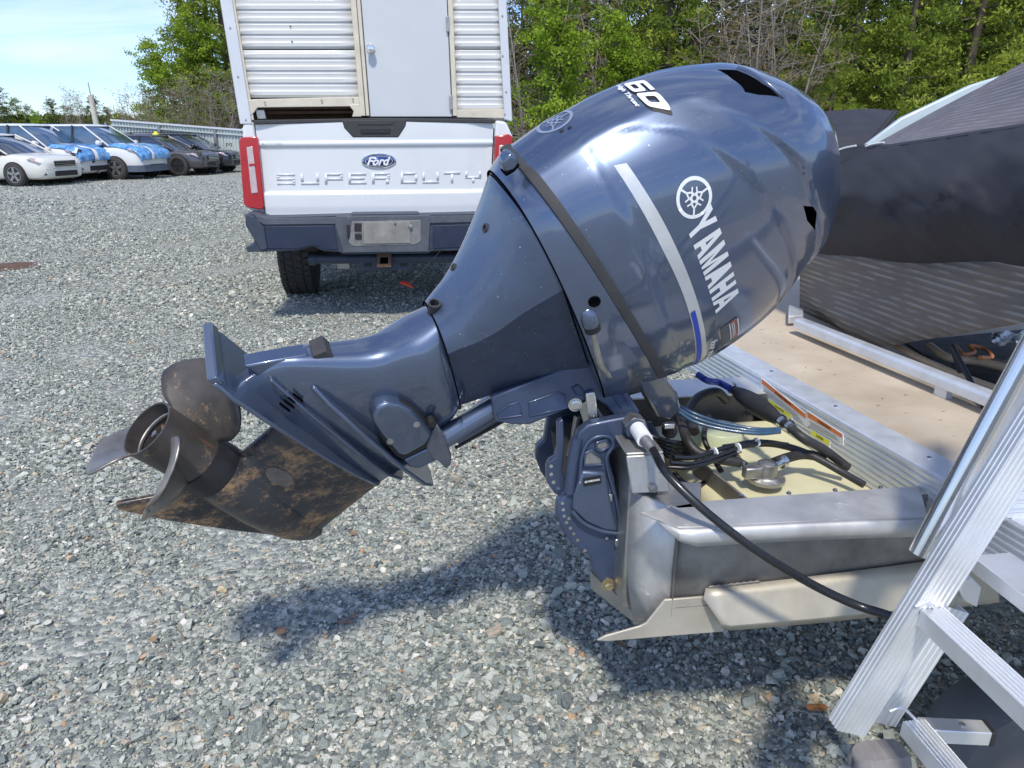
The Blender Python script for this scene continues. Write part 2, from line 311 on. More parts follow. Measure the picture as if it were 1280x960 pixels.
def decal(name, mat, parent, corners, shape, surf=None, d=None, lift=.0012, cuts=0, raise_=0.):
    vs_, fs_ = shape; pts = quadmap([V(c) for c in corners], vs_)
    org = V((0, 0, 0)); q = parent
    while q is not None: org += q.location; q = q.parent
    bm = bmesh.new(); bvs = [bm.verts.new(p) for p in pts]
    for f in fs_:
        try: bm.faces.new([bvs[i] for i in f])
        except ValueError: pass
    if cuts:
        e1 = V(corners[1]) - V(corners[0]); e2 = V(corners[3]) - V(corners[0])
        for e, k in ((e1, cuts), (e2, max(2, int(cuts * e2.length / e1.length) + 1))):
            for i in range(1, k):
                bmesh.ops.bisect_plane(bm, geom=bm.verts[:] + bm.edges[:] + bm.faces[:], plane_co=V(corners[0]) + e * i / k, plane_no=e.normalized())
    if surf is not None:
        d = V(d).normalized()
        for v in bm.verts:
            h = surf.ray_cast(v.co - d * .6, d)
            if h[0] is not None: v.co = h[0] - d * lift
    for v in bm.verts: v.co -= org
    me = bpy.data.meshes.new(name); bm.normal_update(); bm.to_mesh(me); bm.free(); me.materials.append(mat)
    o = bpy.data.objects.new(name, me); col.objects.link(o); o.parent = parent
    if surf is not None: me.shade_smooth()
    if raise_ > 0:
        md = o.modifiers.new('s', 'SOLIDIFY'); md.thickness = raise_; md.offset = 0
    return o
def bvh_of(o):
    dg = bpy.context.evaluated_depsgraph_get(); bpy.context.view_layer.update(); dg = bpy.context.evaluated_depsgraph_get()
    ev = o.evaluated_get(dg); me = ev.to_mesh(); mw = o.matrix_world.copy()
    t = BVHTree.FromPolygons([mw @ v.co for v in me.vertices], [tuple(p.vertices) for p in me.polygons]); ev.to_mesh_clear(); return t
def boolean(o, cutter_mb, mat=None):
    c = cutter_mb.build('cut', mat or MAT['unlit inner duct']); bpy.context.view_layer.update()
    md = o.modifiers.new('b', 'BOOLEAN'); md.operation = 'DIFFERENCE'; md.object = c; md.solver = 'EXACT'
    try: md.material_mode = 'TRANSFER'
    except Exception: pass
    bpy.context.view_layer.update(); dg = bpy.context.evaluated_depsgraph_get()
    me = bpy.data.meshes.new_from_object(o.evaluated_get(dg)); o.modifiers.clear(); o.data = me
    bpy.data.objects.remove(c); return o
def bolt(parent, p, n, r, h, mat=None, name='bolt', hexa=True):
    b = MB(); n = V(n).normalized(); b.lathe(V(p) - n * .002, n, [(0, r * 1.45), (.0015 + h * .2, r * 1.45)], 16); b.lathe(p, n, [(h * .2, r), (h, r), (h * 1.1, r * .8)], 6 if hexa else 16)
    return b.build(name, mat or steel, parent)
# ================================================================== OUTBOARD MOTOR
motor = thing('outboard_motor', A0 + mu * .68, 'dark blue metallic outboard motor tilted up on the boat stern, muddy propeller in the air', 'outboard motor')
NT = 160
def sgn(x): return 1 if x >= 0 else -1
def ring(u, fa, ff, w, n=2.6, nt=NT, na=None, wb=0.):
    """superellipse section; na: squareness of the aft half; wb: forward shift of the widest point"""
    out_ = []; fc = (fa + ff) / 2 + wb
    for k in range(nt):
        a = 2 * pi * k / nt; c, s = cos(a), sin(a); e = 2 / (n if c >= 0 else (na or n))
        ext = (ff - fc) if c >= 0 else (fc - fa)
        out_.append((fc + ext * sgn(c) * abs(c) ** e, u, w * sgn(s) * abs(s) ** e))
    return out_
def pl(*a): return [V(M(*q)) for q in a]
def mpl(px, s):                                     # pixel polygon -> (f,u) on plane s
    r = []
    for x, y in px: l = loc(mp(x, y, s)); r.append((l[0], l[1]))
    return r
def sdist(poly, x, y):
    """signed distance, positive inside"""
    ins = False; dm = 9
    n = len(poly); j = n - 1
    for i in range(n):
        xi, yi = poly[i]; xj, yj = poly[j]
        if (yi > y) != (yj > y) and x < (xj - xi) * (y - yi) / (yj - yi) + xi: ins = not ins
        dx, dy = xj - xi, yj - yi; t = max(0, min(1, ((x - xi) * dx + (y - yi) * dy) / (dx * dx + dy * dy + 1e-12)))
        dm = min(dm, math.hypot(x - xi - t * dx, y - yi - t * dy)); j = i
    return dm if ins else -dm
def sm(x): x = max(0, min(1, x)); return x * x * (3 - 2 * x)
# --- engine cover
cu_ = [.862, .95, 1.05, 1.15, 1.25, 1.32, 1.37, 1.402, 1.418, 1.424]
cs_ = [(.022, .650, .202), (.028, .674, .214), (.046, .680, .215), (.077, .668, .206), (.128, .618, .182), (.178, .585, .155), (.240, .528, .118), (.298, .472, .078), (.350, .435, .045), (.385, .40, .012)]
def closed_px(q):
    n = len(q); c = spline([V((*q[i % n], 0)) for i in range(-2, n + 3)], 6)
    return [(p.x, p.y) for p in c[12:12 + 6 * n]]
panel = mpl(closed_px([(778, 224), (830, 196), (892, 190), (940, 222), (978, 275), (996, 322), (1001, 365), (985, 400), (940, 436), (900, 470), (872, 486), (840, 420), (812, 330)]), .2)
shoulder = mpl(closed_px([(655, 200), (700, 214), (760, 188), (830, 166), (905, 158), (960, 168), (1000, 196), (1022, 228), (1030, 262), (1040, 330), (1010, 420), (900, 500), (840, 500), (740, 340)]), .2)
gill = mpl([(966, 262), (990, 285), (1012, 322), (1006, 352), (995, 330), (980, 300)], .2)
rows = []
NU = 92
for i in range(NU + 1):
    t = i / NU; u = .862 + (1.424 - .862) * (1 - (1 - t) ** 1.7)
    fa, ff, w_ = crom(cu_, cs_, u)
    r = ring(u, fa, ff, max(w_, .004), 2.7, NT, 2.5, -.01)
    row = []
    for (f, uu, s) in r:
        k = sm(abs(s) / .12 - .15)
        ds = 0
        if k > 0:
            d1 = sdist(shoulder, f, uu); ds -= .008 * sm(.5 + d1 / .010)
            d2 = sdist(panel, f, uu); ds -= .006 * sm(.5 + d2 / .008)
        s2 = s + (ds * k * (1 if s > 0 else -1))
        # aft centre rib: a raised flat band up the back
        fa_k = sm((.10 - abs(s)) / .03) * sm((fa + .06 - f) / .04)
        row.append(M(f - .006 * fa_k, uu, s2))
    rows.append(row)
b = MB(); b.loft(rows); cover = b.build('engine_cover', paint, motor, smooth=40)
cb = bvh_of(cover)
def on_cover(px, py, lift=0.):
    r = ray(px, py).normalized(); h = cb.ray_cast(CP, r)
    return h[0], h[1]
cut = MB()
def cutter(px, depth, dirv=None):
    pts = []; nn = V((0, 0, 0))
    for x, y in px:
        h, n = on_cover(x, y)
        if h is None: h, n = on_cover(x - 6, y + 6)
        if h is None: continue
        pts.append(h); nn += n
    nn.normalize(); d = (V(dirv).normalized() if dirv else -nn)
    cut.prism([p - d * .03 for p in pts], d * (depth + .03))
cutter([(896, 86.5), (920, 87.5), (931, 91.6), (953, 104.5), (974, 121.4), (948, 118.6), (931, 115), (915, 98.7)], .055, -mu + mf * .35)
cutter([(1004, 257), (1017, 259), (1021, 266), (1019, 288), (1009, 276)], .04)
try: boolean(cover, cut)
except Exception as e: print('bool', e)
cb = bvh_of(cover)
# trim lip over the rear intake
b = MB(); lp = [on_cover(x, y) for x, y in [(922, 85), (934, 89), (955, 102), (972, 116), (979, 122)]]
lp = [a + n * .0005 for a, n in lp if a is not None]
if len(lp) > 1: b.tube(spline(lp, 5), .0042, 8); b.build('intake_rib', paint, motor, 60)
# --- seal
def band(us, grow, name, mat, nt=NT, ex=2.5, sections=None, smooth=40, parent=motor):
    b = MB(); rows = []
    for k, u in enumerate(us):
        fa, ff, w_ = sections(u) if sections else crom(cu_, cs_, max(.862, u)); g = grow[k]
        rows.append([M(*q) for q in ring(u, fa - g, ff + g, w_ + g, 2.7, nt, 2.5, -.01)])
    b.loft(rows); return b.build(name, mat, parent, smooth)
band([.846, .848, .858, .866, .8665], [0, .006, .007, .005, 0], 'cover_seal', rubber_grey)
# --- bottom cowling
pan_u = [.735, .765, .80, .83, .846]
pan_s = [(.075, .60, .182), (.055, .62, .190), (.040, .635, .198), (.028, .65, .205), (.024, .655, .207)]
def pan(u): return crom(pan_u, pan_s, u)
band([.735, .745, .76, .775, .79, .805, .82, .835, .847], [0] * 9, 'bottom_cowling', paint, sections=pan)
PN = (mf * .158 + mu * .987).normalized(); PC = M(.05, .808)
def cut_plane(o, co, no, closed=True):
    bm = bmesh.new(); bm.from_mesh(o.data); g = bmesh.ops.bisect_plane(bm, geom=bm.verts[:] + bm.edges[:] + bm.faces[:], plane_co=co - motor.location, plane_no=no, clear_outer=True)
    ed = [e for e in g['geom_cut'] if isinstance(e, bmesh.types.BMEdge)]
    try:
        for f_ in bmesh.ops.contextual_create(bm, geom=ed)['faces']: f_.smooth = False
    except Exception as e: print(e)
    bm.to_mesh(o.data); bm.free()
cut_plane([o for o in motor.children if o.name == 'bottom_cowling'][0], PC, -PN)
# forward post of the bottom cowling
b = MB(); q = [(752, 392), (800, 430), (848, 492), (852, 512), (838, 526), (822, 522), (800, 482), (768, 440)]
b.prism([mp(x, y, .185) for x, y in q], -ms * .05); b.build('cowling_post', paint, motor, bevel=.006)
# --- midsection apron
ap_u = [.505, .53, .57, .62, .68, .74, .79, .84]
ap_s = [(.176, .400, .090), (.172, .405, .098), (.164, .415, .108), (.146, .430, .124), (.120, .455, .148), (.088, .50, .168), (.060, .55, .184), (.040, .60, .198)]
b = MB(); rows = []; flat = []
def apr(u): return crom(ap_u, ap_s, u)
for i in range(44):
    u = .505 + .335 * i / 43; fa, ff, w_ = apr(u); row = []
    for (f, uu, s) in ring(u, fa, ff, w_, 2.4, 96, 3.0):
        row.append(M(f, uu, s))
    rows.append(row)
# slanted joints: shift u with f
def slant(p, k0, lo, hi):
    f, u, s = loc(p); t = (u - lo) / (hi - lo)
    return M(f, u + (1 - t) * (.050 - (f - .17) * .40), s)
rows = [[slant(p, 0, .505, .805) for p in r] for r in rows]
b.loft(rows); apron = b.build('midsection_apron', paint_rough, motor, 25)
cut_plane(apron, PC - PN * .0025, PN)
apron.data.materials.append(paint_panel); apron.data.materials.append(paint_panel)
bm = bmesh.new(); bm.from_mesh(apron.data)
for sd in (1, -1):      # flat textured side panels: the curved body cut by a plane on each side
    no = (ms * sd - mu * .34 + mf * .14).normalized(); co = M(.28, .54, sd * .076) - motor.location
    before = set(bm.faces); g = bmesh.ops.bisect_plane(bm, geom=bm.verts[:] + bm.edges[:] + bm.faces[:], plane_co=co, plane_no=no, clear_outer=True)
    ed = [e for e in g['geom_cut'] if isinstance(e, bmesh.types.BMEdge)]
    try:
        fc = bmesh.ops.contextual_create(bm, geom=ed)['faces']
        if not fc: fc = bmesh.ops.triangle_fill(bm, edges=ed, use_beauty=True)['geom']
        for f_ in fc:
            if isinstance(f_, bmesh.types.BMFace): f_.material_index = 1; f_.smooth = False
    except Exception as e: print('fill', e)
bm.to_mesh(apron.data); bm.free()
ab = bvh_of(apron)
# --- lower leg
lg_u = [.195, .23, .285, .335, .37, .42, .50, .58]
lg_s = [(.035, .475, .036), (.035, .475, .040), (.045, .480, .047), (.082, .470, .055), (.112, .455, .060), (.150, .440, .066), (.170, .415, .080), (.182, .395, .060)]
b = MB(); rows = []
for i in range(50):
    u = .195 + .385 * i / 49; fa, ff, w_ = crom(lg_u, lg_s, u)
    rows.append([slant(M(*q), 0, .15, .9) if False else M(q[0], q[1] - (max(0, u - .40) / .16) * ((q[0] - .17) * .34), q[2]) for q in ring(u, fa, ff, w_, 2.3, 96, 3.2)])
b.loft(rows); leg = b.build('leg_housing', paint, motor, 50)
# dark joint line between leg and apron
b = MB(); r = [slant(M(*q), 0, .505, .805) for q in ring(.5035, .1755, .4005, .0905, 2.4, 96, 3.0)]; b.tube(r + [r[0]], .0016, 6, False); b.build('joint_line', black_hole, motor, 60)
r = []
for k in range(96):
    u_ = .78
    for it in range(4): fa_, ff_, w_ = pan(max(.735, u_)); q_ = ring(u_, fa_ + .001, ff_ - .001, w_ - .001, 2.7, 96, 2.5, -.01)[k]; u_ = .8068 - .16 * (q_[0] - .05)
    r.append(M(q_[0], u_, q_[2]))
b = MB(); b.tube(r + [r[0]], .0020, 6, False); b.build('joint_line', black_hole, motor, 60)
# apron fittings: screws, socket holes, drain pipe
def apoint(px, py):
    h = ab.ray_cast(CP, ray(px, py).normalized()); return h[0], h[1]
def clampn(n): return n
for i, (x, y, r_) in enumerate([(607, 285, .009), (567, 334, .008)]):
    h, n = apoint(x, y)
    if h is None: h, n = apoint(x + 8, y + 3)
    if h is not None:
        b = MB(); b.lathe(h - n * .004, n, [(0, r_), (.007, r_), (.007, r_ * .6), (.002, r_ * .6)], 16); b.build('drain_socket', rubber_grey, motor, 40)
        b = MB(); b.lathe(h - n * .004, n, [(0, r_ * .62), (.0045, r_ * .62)], 16); b.build('socket_bore', black_hole, motor)
h, n = apoint(545, 385)
hh = mp(538, 381, .0)
b = MB(); ax = (-mf * .8 + mu * .6 + ms * .25).normalized(); b.lathe(hh + mf * .012 - ax * .012, ax, [(0, .0115), (.028, .0125), (.028, .0095), (.012, .009)], 18); b.build('pilot_water_outlet', rubber_grey, motor, 40)
# cowl hook, plugs and flushing port on the bottom cowling
pbv = bvh_of([o for o in motor.children if o.name.startswith('bottom_cowling')][0])
def ppoint(px, py):
    h = pbv.ray_cast(CP, ray(px, py).normalized()); return h[0], h[1]
for nm, x, y, r_, mt in (('cowling_screw', 668, 293, .006, steel_old), ('rubber_plug', 743, 377, .0115, black_hole)):
    h, n = ppoint(x, y)
    if h is not None:
        b = MB(); b.lathe(h - n * .001, n, [(0, r_), (.0025, r_), (.0028, r_ * .7), (.0015, r_ * .6)], 20); b.build(nm, mt, motor, 40)
h, n = ppoint(736, 402)
if h is None: h, n = mp(736, 402, .19), ms
b = MB(); ax = (mp(744, 424, .20) - mp(732, 386, .20)).normalized(); o0 = mp(732, 384, .188)
b.lathe(o0, ax, [(0, .003), (.006, .012), (.02, .0175), (.038, .0185), (.045, .016)], 20); b.build('flush_port', paint, motor, 50)
b = MB(); b.lathe(o0 + ax * .044, ax, [(0, .0175), (.013, .0165), (.013, .008)], 16); b.build('flush_cap', rubber, motor, 30)
b = MB(); b.tube(spline([o0 + ax * .055, mp(748, 448, .19), mp(756, 464, .185), mp(768, 472, .17), mp(776, 466, .15)]), .0075, 10); b.build('flush_hose', steel_old, motor, 60)
b = MB(); a0, a1 = mp(764, 450, .17), mp(782, 468, .16)
b.lathe(a0, (a1 - a0), [(k * .0035, .012 if k % 2 else .0085) for k in range(11)], 14); b.build('rubber_bellows', rubber, motor, 50)
# rear latch lever at upper aft edge of bottom cowling
b = MB(); b.prism([mp(x, y, .02) for x, y in [(621, 196), (630, 184), (638, 187), (643, 196), (636, 205), (624, 209)]], ms * .030); b.build('cowling_latch', paint, motor, bevel=.005)
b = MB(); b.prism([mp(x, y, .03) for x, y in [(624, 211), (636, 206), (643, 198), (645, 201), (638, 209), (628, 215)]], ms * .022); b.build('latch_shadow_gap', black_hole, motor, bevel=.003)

# --- anti-ventilation plate and splash plate
def fsu(px, py, u): l = loc(mu_(px, py, u)); return (l[0], l[2])
star = [fsu(265, 482, .198)]
def plate(name, u, half, th, mat, lip=0.):
    """half: list of (f, s) along the starboard edge, aft to front; mirrored"""
    out_ = half + [(f, -s) for f, s in half[::-1] if abs(s) > 1e-4]
    b = MB(); b.prism([M(f, u - th / 2, s) for f, s in out_], mu * th); o = b.build(name, mat, motor, bevel=th * .35); return o
plate('anti_ventilation_plate', .200, [(-.052, .0), (-.050, .06), (-.040, .092), (.0, .098), (.12, .090), (.26, .074), (.38, .052), (.455, .030), (.48, .0)], .009, paint)
b = MB(); b.prism([M(-.055, .196, -.088), M(-.030, .196, -.088), M(-.028, .212, -.086), M(-.050, .214, -.084)], ms * .176); b.build('plate_lip', paint, motor, bevel=.003)
plate('splash_plate', .292, [(.115, .0), (.118, .050), (.16, .066), (.28, .082), (.40, .088), (.49, .080), (.535, .055), (.55, .0)], .010, paint)
plate('lower_splash_rail', .246, [(.05, .0), (.055, .040), (.16, .054), (.30, .062), (.42, .056), (.485, .030), (.50, 0)], .008, paint_rough)
# exhaust relief ledge and water grille
b = MB(); b.prism([M(.008, .228, -.02), M(.045, .228, -.02), M(.10, .318, -.02), M(.07, .325, -.02)], ms * .04); b.build('exhaust_outlet', paint, motor, bevel=.004)
for k in range(4):
    c = mp(356 + 5.5 * k, 509 - 4 * k, .046)
    b = MB(); b.box(c, mf * .014, mu * .0014, ms * .003); b.build('intake_slot', black_hole, motor)
b = MB(); b.box(M(.095, .345, 0), mf * .016 - mu * .0, mu * .014 + mf * .004, ms * .026); b.build('grey_drain_block', rubber_grey, motor, bevel=.003)
# --- gearcase
b = MB(); rows = []
for i in range(18):
    u = .0 + .196 * i / 17; t = i / 17
    fa = .185 - .02 * t + .0 * t; ff = .488 - .010 * t; w_ = .030 + .006 * t + .028 * (1 - t) ** 3
    rows.append([M(*q) for q in ring(u, fa, ff, w_, 2.0, 72, 2.2, -.03)])
b.loft(rows); b.build('gearcase_strut', gear_dirty, motor, 50)
b = MB(); b.lathe(O, mf, [(.176, .0), (.176, .056), (.178, .060), (.22, .0635), (.30, .0645), (.36, .061), (.41, .053), (.45, .041), (.48, .026), (.497, .011), (.502, .0005)], 48); b.build('gearcase_torpedo', gear_dirty, motor, 50)
sk = [loc(mp(x, y, 0.))[:2] for x, y in [(148, 630), (190, 648), (260, 657), (370, 668)]]
b = MB(); rows = []
sko = [(.185, -.045), (.150, -.10), (.100, -.168), (.092, -.181), (.105, -.190), (.20, -.160), (.33, -.105), (.44, -.052), (.455, -.03)]
skm = [(a, c, .0075) for a, c in sko]
b.prism([M(a, c, -.006) for a, c in sko], ms * .012); b.build('skeg', gear_dirty, motor, bevel=.003)
sbv = bvh_of([o for o in motor.children if o.name.startswith('gearcase_strut')][0]); c0 = mp(350, 600, .045)
decal('water_inlet_screen', material('bare inlet metal', (.17, .15, .13), .5, .4, .3, 40, dirt=((.36, .22, .12), .55, 20)), motor, [c0 - mf * .045 - mu * .012, c0 + mf * .02 - mu * .022, c0 + mf * .045 + mu * .014, c0 - mf * .02 + mu * .022], ([(.5 + .5 * cos(2 * pi * i / 24), .5 + .5 * sin(2 * pi * i / 24)) for i in range(24)], [tuple(range(24))]), sbv, -ms, .0012, 6)
# --- propeller
b = MB(); b.lathe(O, mf, [(.0, .0578), (.03, .0570), (.10, .0555), (.125, .0560), (.125, .044), (.09, .050), (.0, .0540), (.0, .0578)], 56, False); b.build('propeller_hub', prop_metal, motor, 50)
b = MB(); b.lathe(O, mf, [(.122, .050), (.122, .0585), (.150, .0600), (.172, .0610), (.178, .0595), (.178, .04)], 48); b.build('hub_collar', rubber, motor, 40)
b = MB(); b.lathe(O, mf, [(.028, .0535), (.030, .0505), (.034, .0500), (.036, .0530)], 48, False); b.build('inner_ring', steel_old, motor, 40)
b = MB(); b.lathe(O, mf, [(.045, .024), (.050, .030), (.118, .034)], 24); b.build('inner_hub', prop_metal, motor, 40)
for k in range(3):
    a = radians(20 + 120 * k); d = mu * cos(a) + ms * sin(a)
    b = MB(); b.box(O + mf * .08 + d * .04, mf * .035, d * .016, d.cross(mf) * .003); b.build('hub_spoke', rust, motor)
b = MB(); b.lathe(O, mf, [(.018, .0), (.018, .006), (.032, .007), (.032, .013), (.046, .013), (.046, .02), (.05, .02)], 6); b.build('propeller_nut', steel_old, motor)
b = MB(); b.tube([O + mf * .026 + mu * .014 + ms * .008, O + mf * .026 - mu * .014 - ms * .008], .0018, 6); b.tube([O + mf * .026 + mu * .014 + ms * .008, O + mf * .02 + mu * .022 + ms * .012], .0016, 6); b.build('cotter_pin', steel_old, motor)
for th0 in (330, 90, 210):
    rows = []; NR = 18; NC = 14
    for i in range(NR):
        t = i / (NR - 1); r_ = .050 + .128 * t
        half = radians(nlerp(38, 47, t)) * (1 - .93 * max(0, (t - .52) / .48) ** 2.4) * (.74 + .26 * sm(t * 3))
        row = []
        for j in range(NC):
            c = -1 + 2 * j / (NC - 1); a = radians(th0) + half * c + .10 * t
            f = .072 - .052 * t + .058 * c * (half / radians(38)) * (1.05 - .35 * t) + .010 * c * c
            row.append(M(f, cos(a) * r_, sin(a) * r_))
        rows.append(row)
    b = MB(); b.grid(rows); b.build('propeller_blade', blade_bare if th0 != 330 else prop_metal, motor, 60, solid=.0045)
# --- swivel tube, lower mount cover
a0 = mp(534, 570, .0) ; 
b = MB(); c0, c1 = mp(540, 556, .055), mp(628, 503, .055); b.tube([c0, c0 * .85 + c1 * .15, c1], [.026, .0245, .0245], 24); b.build('swivel_tube', paint, motor, 50)
b = MB(); c0, c1 = mp(560, 552, .05) + mf * .03, mp(625, 516, .05) + mf * .03; b.tube([c0, c1], .004, 8); b.build('lower_rod', rubber, motor, 50)
cov = [(466, 521), (471, 510), (485, 504), (500, 506), (514, 513), (527, 526), (541, 541), (540, 547), (532, 557), (505, 572), (497, 568), (478, 545), (468, 530)]
b = MB(); b.prism([mp(x, y, .088) for x, y in cov], -ms * .055); b.build('lower_mount_cover', paint, motor, bevel=.009, seg=4)
b = MB(); b.prism([mp(x, y, .078) for x, y in [(464, 520), (470, 508), (485, 501), (502, 503), (516, 510), (530, 524), (545, 541), (543, 549), (534, 560), (505, 575), (495, 571), (476, 547)]], -ms * .05); b.build('cover_gasket', rubber, motor, bevel=.003)
for x, y in ((521, 531), (488, 552)):
    bolt(motor, mp(x, y, .0885), ms, .0052, .004, steel_old, 'cover_bolt')
b = MB(); b.prism([mp(x, y, .080) for x, y in [(505, 576), (538, 560), (546, 576), (525, 586), (512, 584)]], -ms * .07); b.build('mount_foot', paint, motor, bevel=.004)
b = MB(); b.prism([mp(x, y, .082) for x, y in [(533, 560), (541, 540), (547, 532), (556, 545), (565, 570), (564, 582), (558, 587), (548, 577), (540, 574)]], -ms * .012); b.build('anode_fin', material('grey anode', (.16, .17, .20), .5, .5, .2, 30), motor, bevel=.004)
b = MB(); b.lathe(mp(541, 531, .09), -ms, [(0, .009), (.02, .009)], 12); b.build('pivot_pin', rubber, motor)
# --- decals on the cover
def decal_m(name, mat, corners_px, shape, s=.2, cuts=14, lift=.0010):
    c = [mp(x, y, s) for x, y in corners_px]; return decal(name, mat, motor, c, shape, cb, -ms, lift, cuts)
def decal_f(name, mat, corners_px, shape, cuts=10, lift=.0010, f0=.07):
    c = [mfp(x, y, f0) for x, y in corners_px]; return decal(name, mat, motor, c, shape, cb, mf, lift, cuts)
# stripe (silver ribbon, blue lower half)
def ribbon(name, mat, left, right, a, bb, n=26, lift=.0010):
    l = spline([mp(x, y, .2) for x, y in left], 12); r = spline([mp(x, y, .2) for x, y in right], 12)
    def at(ps, t):
        d = [0]; 
        for i in range(1, len(ps)): d.append(d[-1] + (ps[i] - ps[i - 1]).length)
        t *= d[-1]
        for i in range(1, len(ps)):
            if d[i] >= t: k = (t - d[i - 1]) / max(1e-9, d[i] - d[i - 1]); return ps[i - 1].lerp(ps[i], k)
        return ps[-1]
    b = MB(); rows = []
    for i in range(n + 1):
        t = a[0] + (a[1] - a[0]) * i / n; x0, x1 = at(l, t), at(r, t); row = []
        for j in range(5):
            p = x0.lerp(x1, bb[0] + (bb[1] - bb[0]) * j / 4); h = cb.ray_cast(p + ms * .5, -ms); row.append((h[0] if h[0] else p) + ms * lift)
        rows.append(row)
    b.grid(rows); return b.build(name, mat, motor, 180)
Lx = [(796, 232), (826, 304), (859, 384), (883, 479)]; Rx = [(811, 227), (842, 299), (872, 379), (896, 467)]
ribbon('silver_stripe', silver_print, Lx, Rx, (0, 1), (0, 1))
ribbon('blue_stripe', blue_print, Lx, Rx, (.60, .985), (.10, .56), lift=.0018)
# wordmark
def letters(word):
    G = {'Y': [[(0, 1), (.30, 1), (.5, .62), (.70, 1), (1, 1), (.635, .40), (.635, 0), (.365, 0), (.365, .40)]],
         'A': [[(0, 0), (.30, 0), (.355, .20), (.645, .20), (.70, 0), (1, 0), (.68, 1), (.5, 1), (.5, .74), (.585, .40), (.415, .40), (.5, .74), (.5, 1), (.32, 1)]],
         'M': [[(0, 0), (.26, 0), (.26, .60), (.42, 0), (.58, 0), (.74, .60), (.74, 0), (1, 0), (1, 1), (.72, 1), (.5, .34), (.28, 1), (0, 1)]],
         'H': [[(0, 0), (.33, 0), (.33, .37), (.67, .37), (.67, 0), (1, 0), (1, 1), (.67, 1), (.67, .63), (.33, .63), (.33, 1), (0, 1)]]}
    W_ = {'Y': 1, 'A': 1.0, 'M': 1.12, 'H': .92}; v = []; f = []; x = 0
    for ch in word:
        for poly in G[ch]:
            n = len(v); v += [(x + p[0] * W_[ch], p[1]) for p in poly]; f.append(tuple(range(n, n + len(poly))))
        x += W_[ch] + .09
    x -= .09
    return [(a / x, c) for a, c in v], f
decal_m('maker_lettering', white_print, [(861, 288), (895, 392), (925, 371), (894, 259)], letters('YAMAHA'))
# tuning-fork roundel
def roundel():
    v = []; f = []; n = 40
    for i in range(n):
        a, c = 2 * pi * i / n, 2 * pi * (i + 1) / n; k = len(v)
        v += [(.5 + .5 * cos(a), .5 + .5 * sin(a)), (.5 + .5 * cos(c), .5 + .5 * sin(c)), (.5 + .41 * cos(c), .5 + .41 * sin(c)), (.5 + .41 * cos(a), .5 + .41 * sin(a))]; f.append((k, k + 1, k + 2, k + 3))
    for j in range(3):
        a = radians(90 + 120 * j); d = (cos(a), sin(a)); e = (-d[1], d[0])
        def q(r0, r1, e0, e1, w0=.022):
            k = len(v)
            for r_, ee in ((r0, e0 - w0), (r0, e0 + w0), (r1, e1 + w0), (r1, e1 - w0)): v.append((.5 + d[0] * r_ + e[0] * ee, .5 + d[1] * r_ + e[1] * ee))
            f.append((k, k + 1, k + 2, k + 3))
        q(.24, .42, 0, 0, .026); q(.14, .25, .075, .0, .028); q(.14, .25, -.075, 0, .028)
        q(.02, .15, .075, .075, .024); q(.02, .15, -.075, -.075, .024); q(-.26, .02, .06, .075, .02); q(-.26, .02, -.06, -.075, .02)
    return v, f
def circ_corners(cx, cy, plane, rad, up_px, fn):
    c = fn(cx, cy); u_ = (fn(*up_px) - c).normalized(); return c, u_
c = mp(876, 254, .2); e1 = (mp(885, 300, .2) - mp(861, 228, .2)).normalized(); e2 = ms.cross(e1).normalized()
if e2.dot(mp(893, 235, .2) - c) < 0: e2 = -e2
R_ = .0345; decal('maker_roundel', white_print, motor, [c - e1 * R_ - e2 * R_, c + e1 * R_ - e2 * R_, c + e1 * R_ + e2 * R_, c - e1 * R_ + e2 * R_], roundel(), cb, -ms, .0010, 14)
c = mfp(695, 155, .03); e1 = ms; e2 = mu; R_ = .036
decal('rear_roundel', material('etched emblem', (.34, .40, .50), .35, .5, .05), motor, [c - e1 * R_ - e2 * R_, c + e1 * R_ - e2 * R_, c + e1 * R_ + e2 * R_, c - e1 * R_ + e2 * R_], roundel(), cb, mf, .0008, 10)
def digits():
    def rr(x0, y0, x1, y1, r_):
        o_ = []
        for cx_, cy_, a0_ in ((x1 - r_, y1 - r_, 0), (x0 + r_, y1 - r_, 90), (x0 + r_, y0 + r_, 180), (x1 - r_, y0 + r_, 270)):
            for k in range(5): a = radians(a0_ + 22.5 * k); o_.append((cx_ + r_ * cos(a), cy_ + r_ * sin(a)))
        return o_
    v = []; f = []
    def ringp(o1, o2, skip=()):
        n0 = len(v); n = len(o1); v.extend(o1 + o2)
        for i in range(n):
            if i in skip: continue
            f.append((n0 + i, n0 + (i + 1) % n, n0 + n + (i + 1) % n, n0 + n + i))
    ringp(rr(.53, 0, 1, 1, .14), rr(.665, .27, .865, .73, .06))
    # 6: lower bowl ring plus left/top stroke
    ringp(rr(0, 0, .47, .62, .12), rr(.13, .2, .335, .43, .04))
    n = len(v); v.extend([(0, .45), (.135, .45), (.135, .80), (.0, .86)]); f.append((n, n + 1, n + 2, n + 3))
    n = len(v); v.extend([(0, .86), (.135, .78), (.46, .78), (.44, 1), (.10, 1), (.02, .95)]); f.append((n, n + 1, n + 2, n + 3, n + 4, n + 5))
    return v, f
d6 = [(783, 115), (814, 143), (840, 136), (808, 105)]
decal_f('power_number', ink, [(x + 1.5, y + 2.5) for x, y in d6], digits(), 8, .0010)
decal_f('power_number', white_print, d6, digits(), 8, .0030)
v_, f_ = text_mesh('High Thrust', .1, .004, .3); decal_f('model_lettering', white_print, [(773, 119), (800, 148), (806, 144), (779, 114)], (fit01(v_), f_), 8, .0022)
v_, f_ = text_mesh('four stroke', .1, .004, .25); decal_m('stroke_lettering', white_print, [(893, 432), (898, 474), (907, 466), (902, 427)], (fit01(v_), f_), cuts=8)
